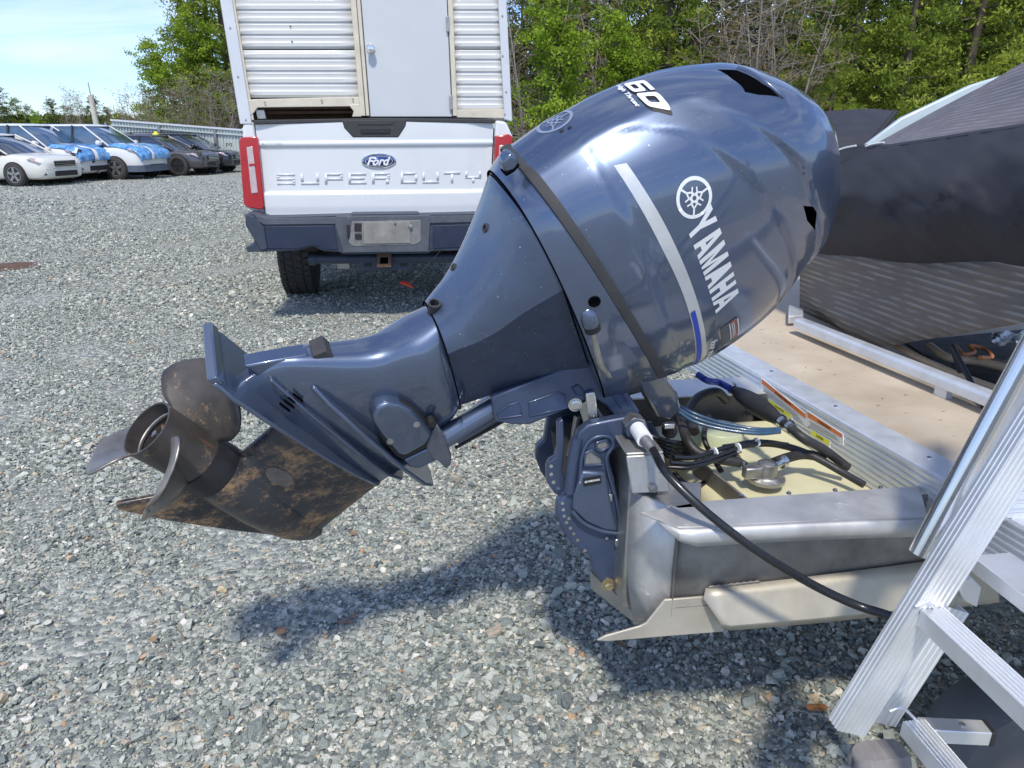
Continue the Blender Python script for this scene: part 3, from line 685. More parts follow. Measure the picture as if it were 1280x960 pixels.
decal_m('caution_label', material('grey caution label', (.10, .11, .13), .4, 0, .2, 30), [(903, 413), (914, 446), (934, 432), (924, 398)], rect_polys([(0, 0, 1, 1)]), cuts=6)
decal_m('caution_label', material('faded red label', (.32, .10, .08), .4, 0, .3, 30), [(913, 406), (924, 438), (934, 431), (924, 399)], rect_polys([(0, .2, .95, .9)]), cuts=6, lift=.0016)
decal_m('caution_label', sticker, [(913, 406), (924, 438), (934, 431), (924, 399)], rect_polys([(.05, .0, .9, .12), (.05, .95, .9, 1.08), (.1, .3, .85, .38), (.1, .5, .8, .58)]), cuts=6, lift=.002)
for x, y in ((702, 164), (712, 160)):
    h, n = on_cover(x, y)
    if h is not None: b = MB(); b.lathe(h - n * .001, n, [(0, .0045), (.0025, .004), (.003, .002)], 12); b.build('cover_button', rubber, motor, 40)

# ================================================================== SWIVEL AND CLAMP BRACKETS (parts of the motor)
arm = [(614, 497), (648, 483), (682, 470), (715, 457), (738, 452), (757, 455), (770, 468), (786, 492), (800, 515), (797, 524), (782, 527), (768, 520), (757, 507), (745, 500), (735, 498), (727, 504), (712, 511), (700, 516), (662, 531), (640, 531), (618, 527)]
b = MB(); b.prism([SWp(x, y, .135) for x, y in arm], -ss * .03); swa = b.build('swivel_arm', bracket_paint, motor, bevel=.004)
b = MB(); b.prism([SWp(x, y, .135) - ss * .27 for x, y in arm], ss * .03); b.build('swivel_arm', bracket_paint, motor, bevel=.004)
pocket = material('recess shade paint', (.040, .062, .125), .5, .2, .2, 20)  # bracket colour darkened to stand for the shade inside the recesses
for q in ([(621, 517), (636, 506), (650, 502), (652, 519), (624, 523)], [(661, 503), (698, 490), (706, 494), (708, 510), (662, 520)], [(715, 485), (722, 481), (728, 487), (728, 494), (720, 493)], [(755, 470), (761, 468), (770, 480), (786, 506), (788, 512), (782, 514), (774, 506), (757, 482)]):
    b = MB(); p3 = [SWp(x, y, .1365) for x, y in q]; b.prism(p3, -ss * .004); b.build('recess_panel', pocket, motor, bevel=.001)
    b = MB(); b.tube(p3 + [p3[0]], .0018, 6, False); b.build('recess_rim', bracket_paint, motor, 60)
bolt(motor, SWp(719, 506, .136), ss, .0105, .006, steel, 'bracket_bolt', False)
# swivel bracket body between the arms (top face seen behind the arm)
b = MB(); q = [(612, 493), (650, 472), (700, 455), (742, 452), (775, 478), (770, 500), (735, 497), (700, 512), (640, 528), (618, 524)]
b.prism([SWp(x, y, .10) for x, y in q], -ss * .20); b.build('swivel_bracket', paint_rough, motor, bevel=.006)
b = MB(); c0 = A0 + mu * .52; b.tube([A0 + mu * .40, A0 + mu * .50, A0 + mu * .78], [.028, .034, .036], 20); b.build('steering_post', paint, motor, 50)
# tilt lock lever (silver)
b = MB(); b.prism([SWp(x, y, .150) for x, y in [(732, 492), (744, 489), (747, 510), (751, 530), (745, 536), (737, 532), (734, 512)]], -ss * .012); b.build('tilt_lock_lever', steel, motor, bevel=.003)
# clamp bracket, starboard and port
cl = [(723, 541), (735, 531), (752, 527), (778, 522), (795, 520), (808, 527), (812, 541), (808, 552), (793, 556), (775, 560), (764, 566), (762, 577), (768, 598), (772, 622), (776, 655), (779, 690), (783, 720), (785, 742), (778, 744), (762, 738), (750, 728), (741, 712), (737, 696), (716, 682), (703, 664), (695, 643), (697, 628), (708, 618), (711, 600), (716, 570)]
P1 = 1.36
b = MB(); b.prism([pp(x, y, P1) for x, y in cl], P * .028); cbk = b.build('clamp_bracket', bracket_paint, motor, bevel=.005)
b = MB(); b.prism([pp(x, y, P1) + P * .292 for x, y in cl], P * .028); b.build('clamp_bracket', bracket_paint, motor, bevel=.005)
# raised ribs, triangular windows, lower pocket
def pt(x, y, d=0.): return pp(x, y, P1) - P * d
for q in ([(745, 553), (757, 549), (762, 557), (752, 563), (745, 560)], [(731, 566), (738, 562), (752, 572), (752, 580), (730, 581)]):
    b = MB(); b.prism([pt(x, y, .0015) for x, y in q], P * .01); b.build('window_recess', steel_old, motor, bevel=.001)
    b = MB(); r = [pt(x, y, .003) for x, y in q]; b.tube(r + [r[0]], .0032, 8, False); b.build('window_rim', bracket_paint, motor, 60)
r = spline([pt(x, y, .003) for x, y in [(724, 600), (727, 570), (735, 552), (748, 545), (762, 546), (766, 556), (758, 570), (760, 590), (770, 625), (775, 660), (779, 690)]], 5)
b = MB(); b.tube(r, .0045, 8); b.build('bracket_rib', bracket_paint, motor, 60)
b = MB(); b.prism([pt(x, y, .012) for x, y in [(726, 586), (756, 588), (762, 620), (770, 655), (771, 662), (752, 660), (730, 650), (714, 634), (716, 616)]], P * .014); b.build('lower_panel', paint_rough, motor, bevel=.006)
b = MB(); b.tube(spline([pt(714, 636, .010), pt(728, 650, .012), (pt(750, 660, .012)), pt(771, 664, .010)], 5), .0045, 8); b.build('panel_edge', paint_rough, motor, 60)
b = MB(); b.tube([pt(712, 616, -.002), pt(716, 580, -.004), pt(722, 548, -.004)], [.012, .013, .013], 14); b.build('stern_bracket_edge', bracket_paint, motor, 60)
b = MB(); b.prism([pt(x, y, .0145) for x, y in [(727, 595), (749, 591), (750, 600), (728, 604)]], P * .003); dpl = b.build('data_plate', black_plate, motor)
v_, f_ = text_mesh('SEE OWNERS MANUAL', .1, .003); decal('plate_print', sticker, motor, [pt(729, 600, .0152), pt(748, 596.5, .0152), pt(748, 594, .0152), pt(729, 597.5, .0152)], (fit01(v_), f_))
# rows of tilt-pin holes along the aft edges
for (x, y) in [(703, 629), (704, 637), (705, 645), (708, 653), (713, 660), (711, 648), (717, 667), (722, 675), (731, 688)]:
    b = MB(); b.lathe(pt(x, y, .0015), P, [(0, .0038), (.004, .0038)], 12); b.build('pin_hole', steel_old if y > 640 else steel, motor, 40)
ear = [(683, 585), (686, 577), (694, 572), (697, 560), (697, 528), (704, 524), (706, 560), (703, 590), (712, 612), (706, 622), (694, 618), (684, 604)]
b = MB(); b.prism([pp(x, y, P1 + .03) for x, y in ear], P * .02); b.build('tilt_pin_plate', bracket_paint, motor, bevel=.003)
for (x, y) in [(689, 583), (689, 593), (692, 603), (698, 611)]:
    b = MB(); b.lathe(pp(x, y, P1 + .029), P, [(0, .0042), (.004, .0042)], 12); b.build('pin_hole', steel, motor, 40)
# trim cylinder and webbing behind
b = MB(); b.tube([pp(705, 535, 1.50), pp(716, 630, 1.50)], .030, 20); b.build('trim_cylinder', rubber_grey, motor, 50)
b = MB(); b.tube([pp(722, 520, 1.47), pp(712, 570, 1.47)], .008, 12); b.build('trim_rod', steel_old, motor, 50)
b = MB(); b.box(BT(.335, 1.52, .60), F * .015, P * .13, Z * .11); b.build('bracket_web', paint_rough, motor, bevel=.005)
for (x, y, r_) in [(761, 620, .0065), (771, 676, .0065)]:
    b = MB(); b.box(pt(x, y, .004), F * .006, P * .006, Z * .009); b.build('bracket_nut', steel, motor, bevel=.0015)
bolt(motor, pt(760, 730, .001), -P, .011, .012, brass, 'clamp_bolt')
b = MB(); b.lathe(pt(758, 672, .0), -P, [(0, .0035), (.004, .0035)], 10); b.build('rivet', steel, motor)
# tilt tube with nut, and steering cable end
tt0 = pp(793, 534, 1.345)
b = MB(); b.lathe(pp(790, 530, 1.36) + P * .33, -P, [(0, .021), (.36, .021)], 24); b.build('tilt_tube', bracket_paint, motor, 50)
b = MB(); b.lathe(pp(793, 532, 1.345), -P, [(-.02, .024), (.012, .024)], 6); b.build('tilt_tube_nut', steel_old, motor)
# steering cable: silver coupling, then thick black jacket sweeping across the hull side
cable = thing('steering_cable', pp(800, 540, 1.33), 'thick black steering cable running from the silver nut on the motor bracket to the ladder', 'cable')
k0, k1, k2 = pp(797, 536, 1.33), pp(806, 550, 1.28), pp(816, 562, 1.25)
b = MB(); b.tube([k0, k1], [.0165, .0165], 16); b.build('coupling_collar', sticker, cable, 40)
b = MB(); b.tube([k1, k2], [.0125, .0095], 16); b.build('coupling_sleeve', steel_old, cable, 40)
b = MB(); b.tube(spline([k2, pp(832, 590, 1.18), pp(868, 627, 1.13), pp(910, 662, 1.10), pp(960, 698, 1.08), pp(1020, 733, 1.06), pp(1072, 757, 1.04), pp(1115, 771, 1.00), pp(1180, 800, .94)], 8), .0082, 14); b.build('jacket', cable_black, cable, 60)

# ================================================================== PONTOON BOAT STERN
boat = thing('pontoon_boat', BT(1.1, 1.5, .40), 'aluminium pontoon boat stern with motor pod, tan deck and ribbed cross beam beside the ladder', 'boat')
GZ = .690; BZ = .405; PS = 1.2; PP_ = 1.86
# pod sides (starboard slightly bellied), chamfered aft corner, bottom
def pod_sec(f, t=0.): return [BT(f, PS, GZ - .004), BT(f, PS + .004, .56), BT(f, PS + .006, .47), BT(f, PS + .03, BZ)]
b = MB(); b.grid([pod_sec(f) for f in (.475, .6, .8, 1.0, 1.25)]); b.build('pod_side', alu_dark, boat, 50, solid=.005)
b = MB(); ra = [BT(.475, PS, GZ - .004), BT(.475, PS + .004, .56), BT(.475, PS + .006, .47), BT(.475, PS + .03, BZ)]
rb = [BT(.405, PS + .085, GZ), BT(.405, PS + .085, .56), BT(.408, PS + .080, .47), BT(.415, PS + .045, .39)]
rm = [(x + y) / 2 + (F * -.002 - P * .002) for x, y in zip(ra, rb)]
b.grid([rb, rm, ra]); b.build('pod_corner', alu_flange, boat, 20, solid=.005)
b = MB(); q = [pp(779, 556, 1.29)]
b.prism([BT(.400, 1.285, .40), BT(.400, 1.755, .40), BT(.400, 1.755, .765), BT(.400, 1.285, .765)], F * .045); b.build('transom', alu_hull, boat, bevel=.006)
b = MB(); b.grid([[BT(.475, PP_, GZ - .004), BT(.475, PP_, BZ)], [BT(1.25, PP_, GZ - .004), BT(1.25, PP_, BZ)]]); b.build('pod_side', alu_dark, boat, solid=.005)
b = MB(); b.grid([[BT(.405, PP_ - .085, GZ), BT(.45, PP_ - .085, BZ)], [BT(.475, PP_, GZ - .004), BT(.475, PP_, BZ)]]); b.build('pod_corner', alu_hull, boat, solid=.005)
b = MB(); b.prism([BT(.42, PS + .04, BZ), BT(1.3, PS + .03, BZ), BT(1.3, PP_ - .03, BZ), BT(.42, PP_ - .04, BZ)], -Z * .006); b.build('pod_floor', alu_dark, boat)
# weld seams
b = MB(); b.tube([BT(.477, PS - .003, z) for z in (.685, .62, .56, .50, .44)], .0022, 6); b.build('corner_weld', alu_dark, boat, 60)
# bottom chine flange running aft as a tail
b = MB(); tail = [zp(746, 800, .39), zp(800, 782, .39), zp(836, 772, .39), BT(.62, PS + .02, .405), BT(1.25, PS + .01, .415), BT(1.25, PS + .30, .40), BT(.55, PS + .33, .395), BT(.43, PS + .30, .39)]
low = [pp(748, 801, 1.2), pp(836, 768, 1.21)]
b.prism([pp(746, 801, 1.195), pp(757, 795, 1.195), pp(800, 783, 1.195), pp(808, 779, 1.195), pp(831, 750, 1.195), pp(905, 744, 1.195), pp(905, 790, 1.195), pp(830, 796, 1.195), pp(760, 802, 1.195)], P * .006); b.build('chine_plate', strake_mat, boat, bevel=.002)
b = MB(); b.prism([pp(738, 714, 1.42), pp(762, 735, 1.42), pp(806, 782, 1.42), pp(794, 780, 1.42), pp(740, 738, 1.42)], P * .02); b.build('transom_brace', alu_hull, boat, bevel=.003)
# spray strake
b = MB(); st = []
for x, y0, y1, y2 in ((882, 735, 748, 784), (905, 733, 746, 787), (1000, 722, 737, 779), (1110, 708, 724, 768), (1240, 690, 708, 752)):
    st.append([pp(x, y0, PS - .002), pp(x - 3, y1, PS - .014), pp(x + (8 if x > 900 else 18), y2 - 6, PS - .034), pp(x + (8 if x > 900 else 20), y2, PS - .030)])
b.grid(st); b.build('spray_strake', strake_mat, boat, 22, solid=.005)
b = MB(); b.tube([pp(886 + 4 * k, 734 - .45 * k, PS - .004) + V((0, 0, .0012 * (k % 2))) for k in range(17)], [.0035 if k % 2 else .0022 for k in range(17)], 8); b.build('weld_bead', alu_dark, boat, 60)
b = MB(); b.tube([pp(1072 + 4 * k, 716 - .45 * k, PS - .004) for k in range(17)], [.0032 if k % 2 else .002 for k in range(17)], 8); b.build('weld_bead', alu_dark, boat, 60)
# gunwale flange with rolled lip
fl = [zp(x, y, GZ) for x, y in [(800, 640), (880, 626), (960, 620), (1090, 611), (1150, 607), (1160, 648), (1000, 652), (870, 659), (846, 659)]]
b = MB(); b.prism(fl, -Z * .005); b.build('gunwale_flange', alu_flange, boat, bevel=.002)
b = MB(); lip = []
for x, y in [(822, 650), (848, 660), (870, 660), (920, 657), (1000, 653), (1080, 650), (1165, 648)]:
    p = zp(x, y, GZ); d = 1 if x > 860 else (.65 if x > 830 else .05); lip.append([p, p - P * .006 - Z * .003, p - P * .010 - Z * .012 * d, p - P * .010 - Z * .032 * d])
b.grid(lip); b.build('gunwale_lip', alu_flange, boat, 40, solid=.005)
b = MB(); b.prism([BT(.40, 1.285, GZ), BT(.475, 1.2, GZ), BT(.52, 1.2, GZ), BT(.56, 1.30, GZ), BT(.45, 1.33, GZ)], -Z * .006); b.build('corner_gusset', alu_hull, boat, bevel=.002)
b = MB(); b.prism([BT(.45, 1.285, .765), BT(.45, 1.285, .66), BT(.52, 1.285, .66)], P * .006); b.build('knee_plate', alu_hull, boat)
# saddle plate over transom under the clamp
b = MB(); b.prism([BT(.385, 1.27, .775), BT(.462, 1.27, .775), BT(.475, 1.25, .70), BT(.395, 1.25, .70)], P * .006); b.build('saddle_plate', alu_hull, boat, bevel=.003)
b = MB(); b.prism([BT(.385, 1.27, .775), BT(.462, 1.27, .775), BT(.462, 1.77, .775), BT(.385, 1.77, .775)], Z * .006); b.build('transom_cap', alu_hull, boat, bevel=.003)
bolt(boat, pp(812, 606, 1.262), -P + F * .2, .009, .02, steel_old, 'transom_bolt')
# far gunwale
b = MB(); b.prism([BT(.45, 1.80, GZ), BT(1.0, 1.80, GZ), BT(1.0, 1.94, GZ), BT(.45, 1.94, GZ)], Z * .006); b.build('gunwale_flange', material('pale bare aluminium', (.66, .66, .65), .42, .5, .1, 10), boat, bevel=.002)
b = MB(); b.tube([BT(f_, PS - .0035, .462 + .0012 * (i_ % 2)) for i_, f_ in enumerate(np.arange(.48, .62, .006))], .0022, 6); b.build('weld_bead', alu_dark, boat, 60)
for f_ in (.52, .62, .72, .82, .92): bolt(boat, BT(f_, PS + .035, GZ + .0005), Z, .0035, .002, steel, 'flange_rivet', False)
# bulkhead and inner walls
b = MB(); a0, a1 = zp(868, 572, .66), zp(938, 628, .66); b.prism([a0, a1, a1 - Z * .20, a0 - Z * .20], (F * .006)); b.build('bulkhead', alu_dark, boat)
b = MB(); b.prism([BT(.452, 1.26, .74), BT(.452, 1.80, .74), BT(.452, 1.80, .42), BT(.452, 1.26, .42)], F * .004); b.build('inner_transom', material('stained inner wall', (.28, .23, .17), .55, .3, .3, 12, dirt=((.14, .09, .05), .58, 9)), boat)
# ribbed cross beam
BA, BB = zp(1156, 661, .612), zp(893, 484, .612); bd = (BB - BA).normalized(); bn = V((bd.y, -bd.x, 0)).normalized()
if bn.dot(F) < 0: bn = -bn
BA2 = BA - bd * .55; LB = (BB - BA2).length + .7; BH = .124
prof = [(0, 0)]
for k in range(8): z0 = .010 + .0138 * k; prof += [(0, z0), (-.002, z0 + .003), (-.002, z0 + .0085), (0, z0 + .0115)]
prof += [(0, BH - .004), (.004, BH), (.078, BH), (.080, BH - .003), (.080, 0)]
b = MB(); b.loft([[BA2 + bd * t + bn * x + Z * z for x, z in prof] for t in (0, LB * .5, LB)]); beam = b.build('ribbed_cross_beam', alu, boat, 40)
# screws on the beam top
for t in (.62, .93, 1.22):
    c = BA2 + bd * t + bn * .045 + Z * BH; b = MB(); b.lathe(c, Z, [(0, .006), (.002, .005)], 12); b.build('beam_screw', steel, boat)
# deck boards
DZ = .612 + BH - .006
d0 = BA2 + bn * .081; d0.z = DZ
b = MB(); b.prism([d0, d0 + bd * (LB + .4), d0 + bd * (LB + .4) + bn * 1.9, d0 + bn * 1.9], Z * .018 * -1); b.build('deck_floor', deck_mat, boat)
for k in range(14):
    a = rng.uniform(0, 1); c = zp(1085 + rng.normal() * 60, 505 + rng.normal() * 25, DZ + .002)
    b = MB(); r_ = rng.uniform(.002, .006); b.add([c + V((cos(j) * r_ * rng.uniform(.6, 1.2), sin(j) * r_ * rng.uniform(.6, 1.2), 0)) for j in np.linspace(0, 6, 7)] + [c + Z * r_ * .7], [(j, (j + 1) % 7, 7) for j in range(7)])
    if k < 3: b.build('leaf_litter', material('dry leaf %d' % k, (.30, .15, .08), .8), boat)
# stickers on the beam
def beam_pt(px, py, d=-.0035): return hit(px, py, BA + bn * d, bn)
labels = [('warning_label', orange, [(950, 471), (1009, 518), (1009, 529), (950, 482)], 'WARNING'), ('warning_label', orange, [(1008, 514), (1055, 553), (1055, 541), (1009, 508)], None)]
def sticker_set(q, headmat, word, rows_=3):
    """q = px corners TL, TR, BR, BL"""
    tl, tr, br, bl = [beam_pt(*x) for x in q]; c = [bl, br, tr, tl]
    b = MB(); b.prism([x for x in c], bn * .002); st_ = b.build('warning_label', sticker, boat)
    h = .42; o = decal('label_header', headmat, boat, [x - bn * .0006 for x in (bl.lerp(tl, 1 - h), br.lerp(tr, 1 - h), tr, tl)], rect_polys([(.03, .05, .97, .95)]))
    v_, f_ = text_mesh(word, .1, .004); e = .32
    decal('label_word', ink, boat, [x - bn * .0012 for x in (bl.lerp(tl, 1 - h * .72).lerp(br.lerp(tr, 1 - h * .72), e), bl.lerp(tl, 1 - h * .72).lerp(br.lerp(tr, 1 - h * .72), 1 - e), bl.lerp(tl, 1 - h * .3).lerp(br.lerp(tr, 1 - h * .3), 1 - e), bl.lerp(tl, 1 - h * .3).lerp(br.lerp(tr, 1 - h * .3), e))], (fit01(v_), f_))
    decal('label_text', ink, boat, [x - bn * .0008 for x in c], rect_polys([(.06 + .02 * (i % 2), .08 + .13 * i, .92 - .05 * (i % 3), .12 + .13 * i) for i in range(rows_)]))
sticker_set([(951, 472), (1009, 519), (1009, 534), (951, 487)], orange, 'WARNING')
sticker_set([(1008, 513), (1054, 543), (1054, 556), (1010, 532)], orange, 'WARNING')
sticker_set([(960, 498), (990, 519), (990, 532), (960, 511)], yellow, 'CAUTION')
sticker_set([(1013, 536), (1038, 551), (1036, 567), (1013, 553)], yellow, 'CAUTION')
# rear fence: bottom rail, posts, brown panel
RZ = DZ + .045
r0, r1 = zp(997, 402, RZ), zp(1245, 500, RZ); rd = (r1 - r0).normalized(); rnrm = V((-rd.y, rd.x, 0)).normalized()
if rnrm.dot(F) < 0: rnrm = -rnrm
b = MB(); b.loft([[r0 + rd * t + rnrm * x + Z * z for x, z in ((-.016, -.020), (-.016, .004), (-.009, .012), (.016, .014), (.022, .008), (.022, -.02))] for t in (0, .6, 1.3)]); b.build('fence_bottom_rail', alu, boat, bevel=.002)
b = MB(); b.tube([zp(1232, 512, DZ), zp(1190, 432, DZ + .10)], .007, 8); b.build('tie_strap', rubber, boat, 60)
b = MB(); b.prism([r0 + rd * .62 - Z * .045 - rnrm * .01, r0 + rd * .66 - Z * .045 - rnrm * .01, r0 + rd * .66 - Z * .02 - rnrm * .01, r0 + rd * .62 - Z * .02 - rnrm * .01], rnrm * .02); b.build('rail_foot', alu, boat)
b = MB(); b.prism([zp(985, 405, DZ + .01), zp(1003, 404, DZ + .01), zp(1003, 396, DZ + .01), zp(985, 390, DZ + .01)], Z * .03); b.build('rail_bracket', alu, boat, bevel=.004)

# brown ribbed panel hanging behind the rail
panel_t = thing('canvas_panel', fp(1083, 437, 1.42), 'brown grey ribbed canvas panel hanging slanted below the black mooring cover', 'canvas panel')
def fp2(x, y, f, k): return fp(x, y, f + k)
rows = []
for i in range(13):
    t = i / 12; yt = 312 + 12 * t
    xa, ya = nlerp(1040, 1290, t), yt
    xb, yb = (nlerp(1003, 1083, min(1, t / .4)), nlerp(370, 437, min(1, t / .4))) if t < .4 else (nlerp(1083, 1290, (t - .4) / .6), nlerp(437, 402, (t - .4) / .6))
    if t < .4: xa = nlerp(1000, 1130, t / .4)
    else: xa = nlerp(1130, 1300, (t - .4) / .6)
    rows.append([fp(nlerp(xa, xb, j / 6), nlerp(ya, yb, j / 6), 1.44 - .02 * sin(t * 9 + j) * .4 - .03 * j / 6) for j in range(7)])
b = MB(); b.grid(rows); b.build('canvas_sheet', canvas_brown, panel_t, 80, solid=.003)
b = MB(); b.grid([[fp(x, y, 1.452) for x, y in ((1000, 330), (1000, 402))], [fp(x, y, 1.452) for x, y in ((1050, 330), (1083, 436))], [fp(x, y, 1.452) for x, y in ((1060, 330), (1090, 430))]]); b.build('panel_corner', canvas_brown, panel_t, 80, solid=.003)

# mooring cover
mc = thing('mooring_cover', fp(1150, 330, 1.5), 'large black canvas mooring cover draped over the boat with a grey ribbed raised end', 'boat cover')
b = MB(); rows = []; NX = 60; NY = 26
for i in range(NX + 1):
    t = i / NX; x = nlerp(985, 1420, t)
    ytop = np.interp(x, [985, 1030, 1050, 1075, 1100, 1170, 1280, 1420], [215, 194, 186, 181, 183, 172, 155, 130]); ybot = np.interp(x, [985, 1030, 1130, 1280, 1420], [318, 325, 330, 339, 346])
    row = []
    for j in range(NY + 1):
        q = j / NY; y = nlerp(ytop, ybot, q); bulge = sin(q * pi * .85 + .25) * .17
        wr = mnoise.noise(V((t * 4, q * 2.2 - t * 3.0, 0))) * .028 + mnoise.noise(V((t * 9 + q * 5, q * 3 - t * 5, 3))) * .012 + .008 * mnoise.noise(V((t * 30 - q * 10, q * 8, 7)))
        d_ = t * 7 + q * 3.2; fold = (abs(math.sin(d_ * 1.9 + 2.2 * mnoise.noise(V((t * 3, q * 2, 9))))) ** .6 - .6) * .020 * math.sin(pi * min(1, q * 1.1))
        wr = (wr + fold) * min(1, (1.02 - q) * 3 + .12)
        row.append(fp(x, y, 1.52 - bulge + wr - .03 * q))
    # tuck under at the bottom, run forward over the top
    bot = row[-1]; row.append(bot + F * .05 - Z * .006); row.append(bot + F * .16 + Z * .01)
    rows.append([row[0] + F * 1.0 + Z * .02, row[0] + F * .3 + Z * .004] + row)
b.grid(rows); b.build('canvas_drape', navy_fabric, mc, 80, solid=.004)
b = MB(); b.tube([r[-3] - F * .004 for r in rows], .0045, 6); b.build('hem', navy_fabric, mc, 60)
b = MB(); b.tube([r[2].lerp(r[3], .5) - F * .002 for r in rows], .0018, 5); b.build('stitched_seam', rubber, mc, 60)
# upper ribbed slope
rows = []
for i in range(25):
    t = i / 24; x = nlerp(1095, 1420, t)
    yb = np.interp(x, [1095, 1170, 1280, 1420], [190, 176, 160, 136]); yt = np.interp(x, [1095, 1120, 1180, 1230, 1280, 1420], [180, 166, 133, 107, 78, -5])
    rows.append([fp(x, nlerp(yb, yt, j / 6), 1.54 + .42 * j / 6 + .008 * sin(t * 14 + j * .4)) for j in range(7)])
b = MB(); b.grid(rows); b.build('raised_canvas', canvas_grey, mc, 80, solid=.003)
b = MB(); b.tube(spline([fp(1040, 193, 1.40), fp(1052, 186, 1.42), fp(1070, 182, 1.44)], 5), .0035, 6); b.build('white_piping', white_print, mc, 60)
b = MB(); b.tube(spline([fp(1082, 183, 1.45), fp(1092, 180, 1.46), fp(1105, 178, 1.47)], 5), .0035, 6); b.build('white_piping', white_print, mc, 60)

# loose gear under the seat base, seen below the panel
jn = []
def loose(name, label, cat, path, r, mat, n=10):
    b = MB(); b.tube(spline(path, 6), r, n); return tag(b.build(name, mat, None, 60), label, cat)
tan_hose = material('tan hose', (.50, .36, .22), .5, 0, .15, 20)
loose('bilge_hose', 'tan flexible hose curving under the brown panel beside the black strap', 'hose', [zp(1162, 432, DZ + .03), zp(1185, 447, DZ + .03), zp(1222, 452, DZ + .03), zp(1258, 460, DZ + .03)], .012, tan_hose)
loose('drain_hose', 'tan hose lying on the deck nearest the fence rail', 'hose', [zp(1120, 432, DZ + .02), zp(1150, 448, DZ + .02), zp(1196, 468, DZ + .02), zp(1250, 488, DZ + .02)], .010, tan_hose)
loose('mooring_rope', 'orange brown rope bundle on the dark deck behind the black strap', 'rope', [zp(1195, 433, DZ + .03), zp(1205, 443, DZ + .04), zp(1218, 440, DZ + .03), zp(1212, 432, DZ + .04), zp(1230, 436, DZ + .03), zp(1240, 446, DZ + .03), zp(1225, 447, DZ + .05)], .006, material('orange rope', (.55, .20, .07), .7))
b = MB(); b.prism([zp(1130, 428, DZ + .004), zp(1290, 412, DZ + .004), zp(1300, 480, DZ + .004), zp(1255, 482, DZ + .004), zp(1170, 455, DZ + .004)], Z * .004); tag(b.build('floor_mat', rubber, None), 'black rubber mat on the deck under the brown panel', 'mat')
b = MB(); b.tube([zp(1190, 430, DZ + .10), zp(1203, 470, DZ + .02)], .009, 8); tag(b.build('strap', rubber, None, 60), 'short black strap hanging from the brown panel to the rail', 'strap')
b = MB(); rows = []
for i in range(9): rows.append([zp(1240 + 5 * i, 415 + 3 * j + 3 * sin(i * 1.3 + j), DZ + .06 + .015 * sin(i * 2.1 + j * 1.7)) for j in range(6)])
b.grid(rows); tag(b.build('plastic_sheet', white_plastic, None, 80, solid=.002), 'crumpled white plastic sheet by the upper end of the ladder tube', 'plastic sheet')

# ---- fuel tank and plumbing in the pod
tank = thing('fuel_tank', BT(.8, 1.5, .42), 'cream plastic fuel tank sitting in the aluminium motor pod under the hoses', 'fuel tank')
b = MB(); b.prism([BT(.60, 1.24, .42), BT(1.3, 1.24, .42), BT(1.3, 1.80, .42), BT(.60, 1.80, .42)], Z * .20); b.build('tank_body', tank_mat, tank, bevel=.03, seg=4)
b = MB(); b.prism([BT(.46, 1.27, .42), BT(.585, 1.27, .42), BT(.585, 1.60, .42), BT(.46, 1.60, .42)], Z * .10); b.build('tank_foot', tank_mat, tank, bevel=.015, seg=3)
c = zp(900, 535, .66); b = MB(); b.lathe(c - Z * .05, Z, [(0, .062), (.045, .062), (.05, .058)], 32); b.build('filler_neck', tank_cap_mat, tank, 40)
# fuel line with primer bulb
fl_ = thing('fuel_line', zp(930, 490, .74), 'fuel line with black ribbed primer bulb lying against the ribbed beam', 'fuel line')
zz = .745
b = MB(); b.tube(spline([zp(872, 468, .80), zp(885, 476, .79), zp(898, 478, .77), zp(912, 485, .765)], 6), .0085, 12); b.build('blue_sleeve', blue_hose, fl_, 60)
p0, p1 = zp(915, 486, .755), zp(986, 533, .745); ax = p1 - p0; LN = ax.length
b = MB(); prf = []
for k in range(25):
    t = k / 24; r_ = .0105 + .0135 * math.sin(pi * min(1, max(0, (t - .06) / .80))) ** .7 if .06 < t < .86 else .0105
    prf.append((t * LN * .98, r_))
b.lathe(p0, ax, prf, 20); b.build('primer_bulb', rubber, fl_, 60)
for t, mt in ((.02, steel), (.90, steel), (1.02, steel)):
    b = MB(); b.lathe(p0 + ax * t, ax, [(-.005, .0135), (.006, .0135)], 16); b.build('hose_clamp', mt, fl_, 40)
    b = MB(); b.box(p0 + ax * t + Z * .015 - P * .004, ax.normalized() * .006, P * .005, Z * .004); b.build('clamp_screw', steel, fl_)
b = MB(); b.tube(spline([p1, zp(1005, 548, .73), zp(1030, 562, .70), zp(1060, 585, .66)], 6), .0105, 12); b.build('hose_tail', hose_mat, fl_, 60)
# hoses
def hose(name, label, pts, r, mat=hose_mat, extra=None):
    t = thing(name, pts[len(pts) // 2], label, 'hose'); b = MB(); b.tube(spline(pts, 7), r, 12); b.build('hose_body', mat, t, 60); return t
hose('filler_hose', 'thick black hose arching over the pale green tank cap', [zp(868, 540, .70), zp(862, 516, .72), zp(873, 497, .74), zp(895, 490, .74), zp(908, 500, .70)], .0125)
hose('vent_hose', 'weathered hose bending from the motor down to the silver pump', [zp(850, 520, .74), zp(858, 548, .72), zp(872, 565, .70), zp(900, 574, .69), zp(925, 578, .68)], .0115)
hose('return_hose', 'brown stained hose running from the pump under the ribbed beam', [zp(968, 578, .68), zp(985, 572, .68), zp(1005, 568, .68), zp(1030, 572, .67)], .0115)
hose('long_fuel_hose', 'long dark hose crossing above the cream tank towards the beam end', [zp(905, 560, .705), zp(955, 554, .70), zp(990, 560, .69), zp(1020, 572, .68), zp(1052, 590, .66), zp(1080, 606, .65)], .0085)
hose('battery_lead', 'thin black lead from the motor looping above the hoses', [zp(842, 572, .72), zp(870, 572, .71), zp(905, 560, .715), zp(945, 552, .71), zp(985, 556, .70)], .0055, cable_black)
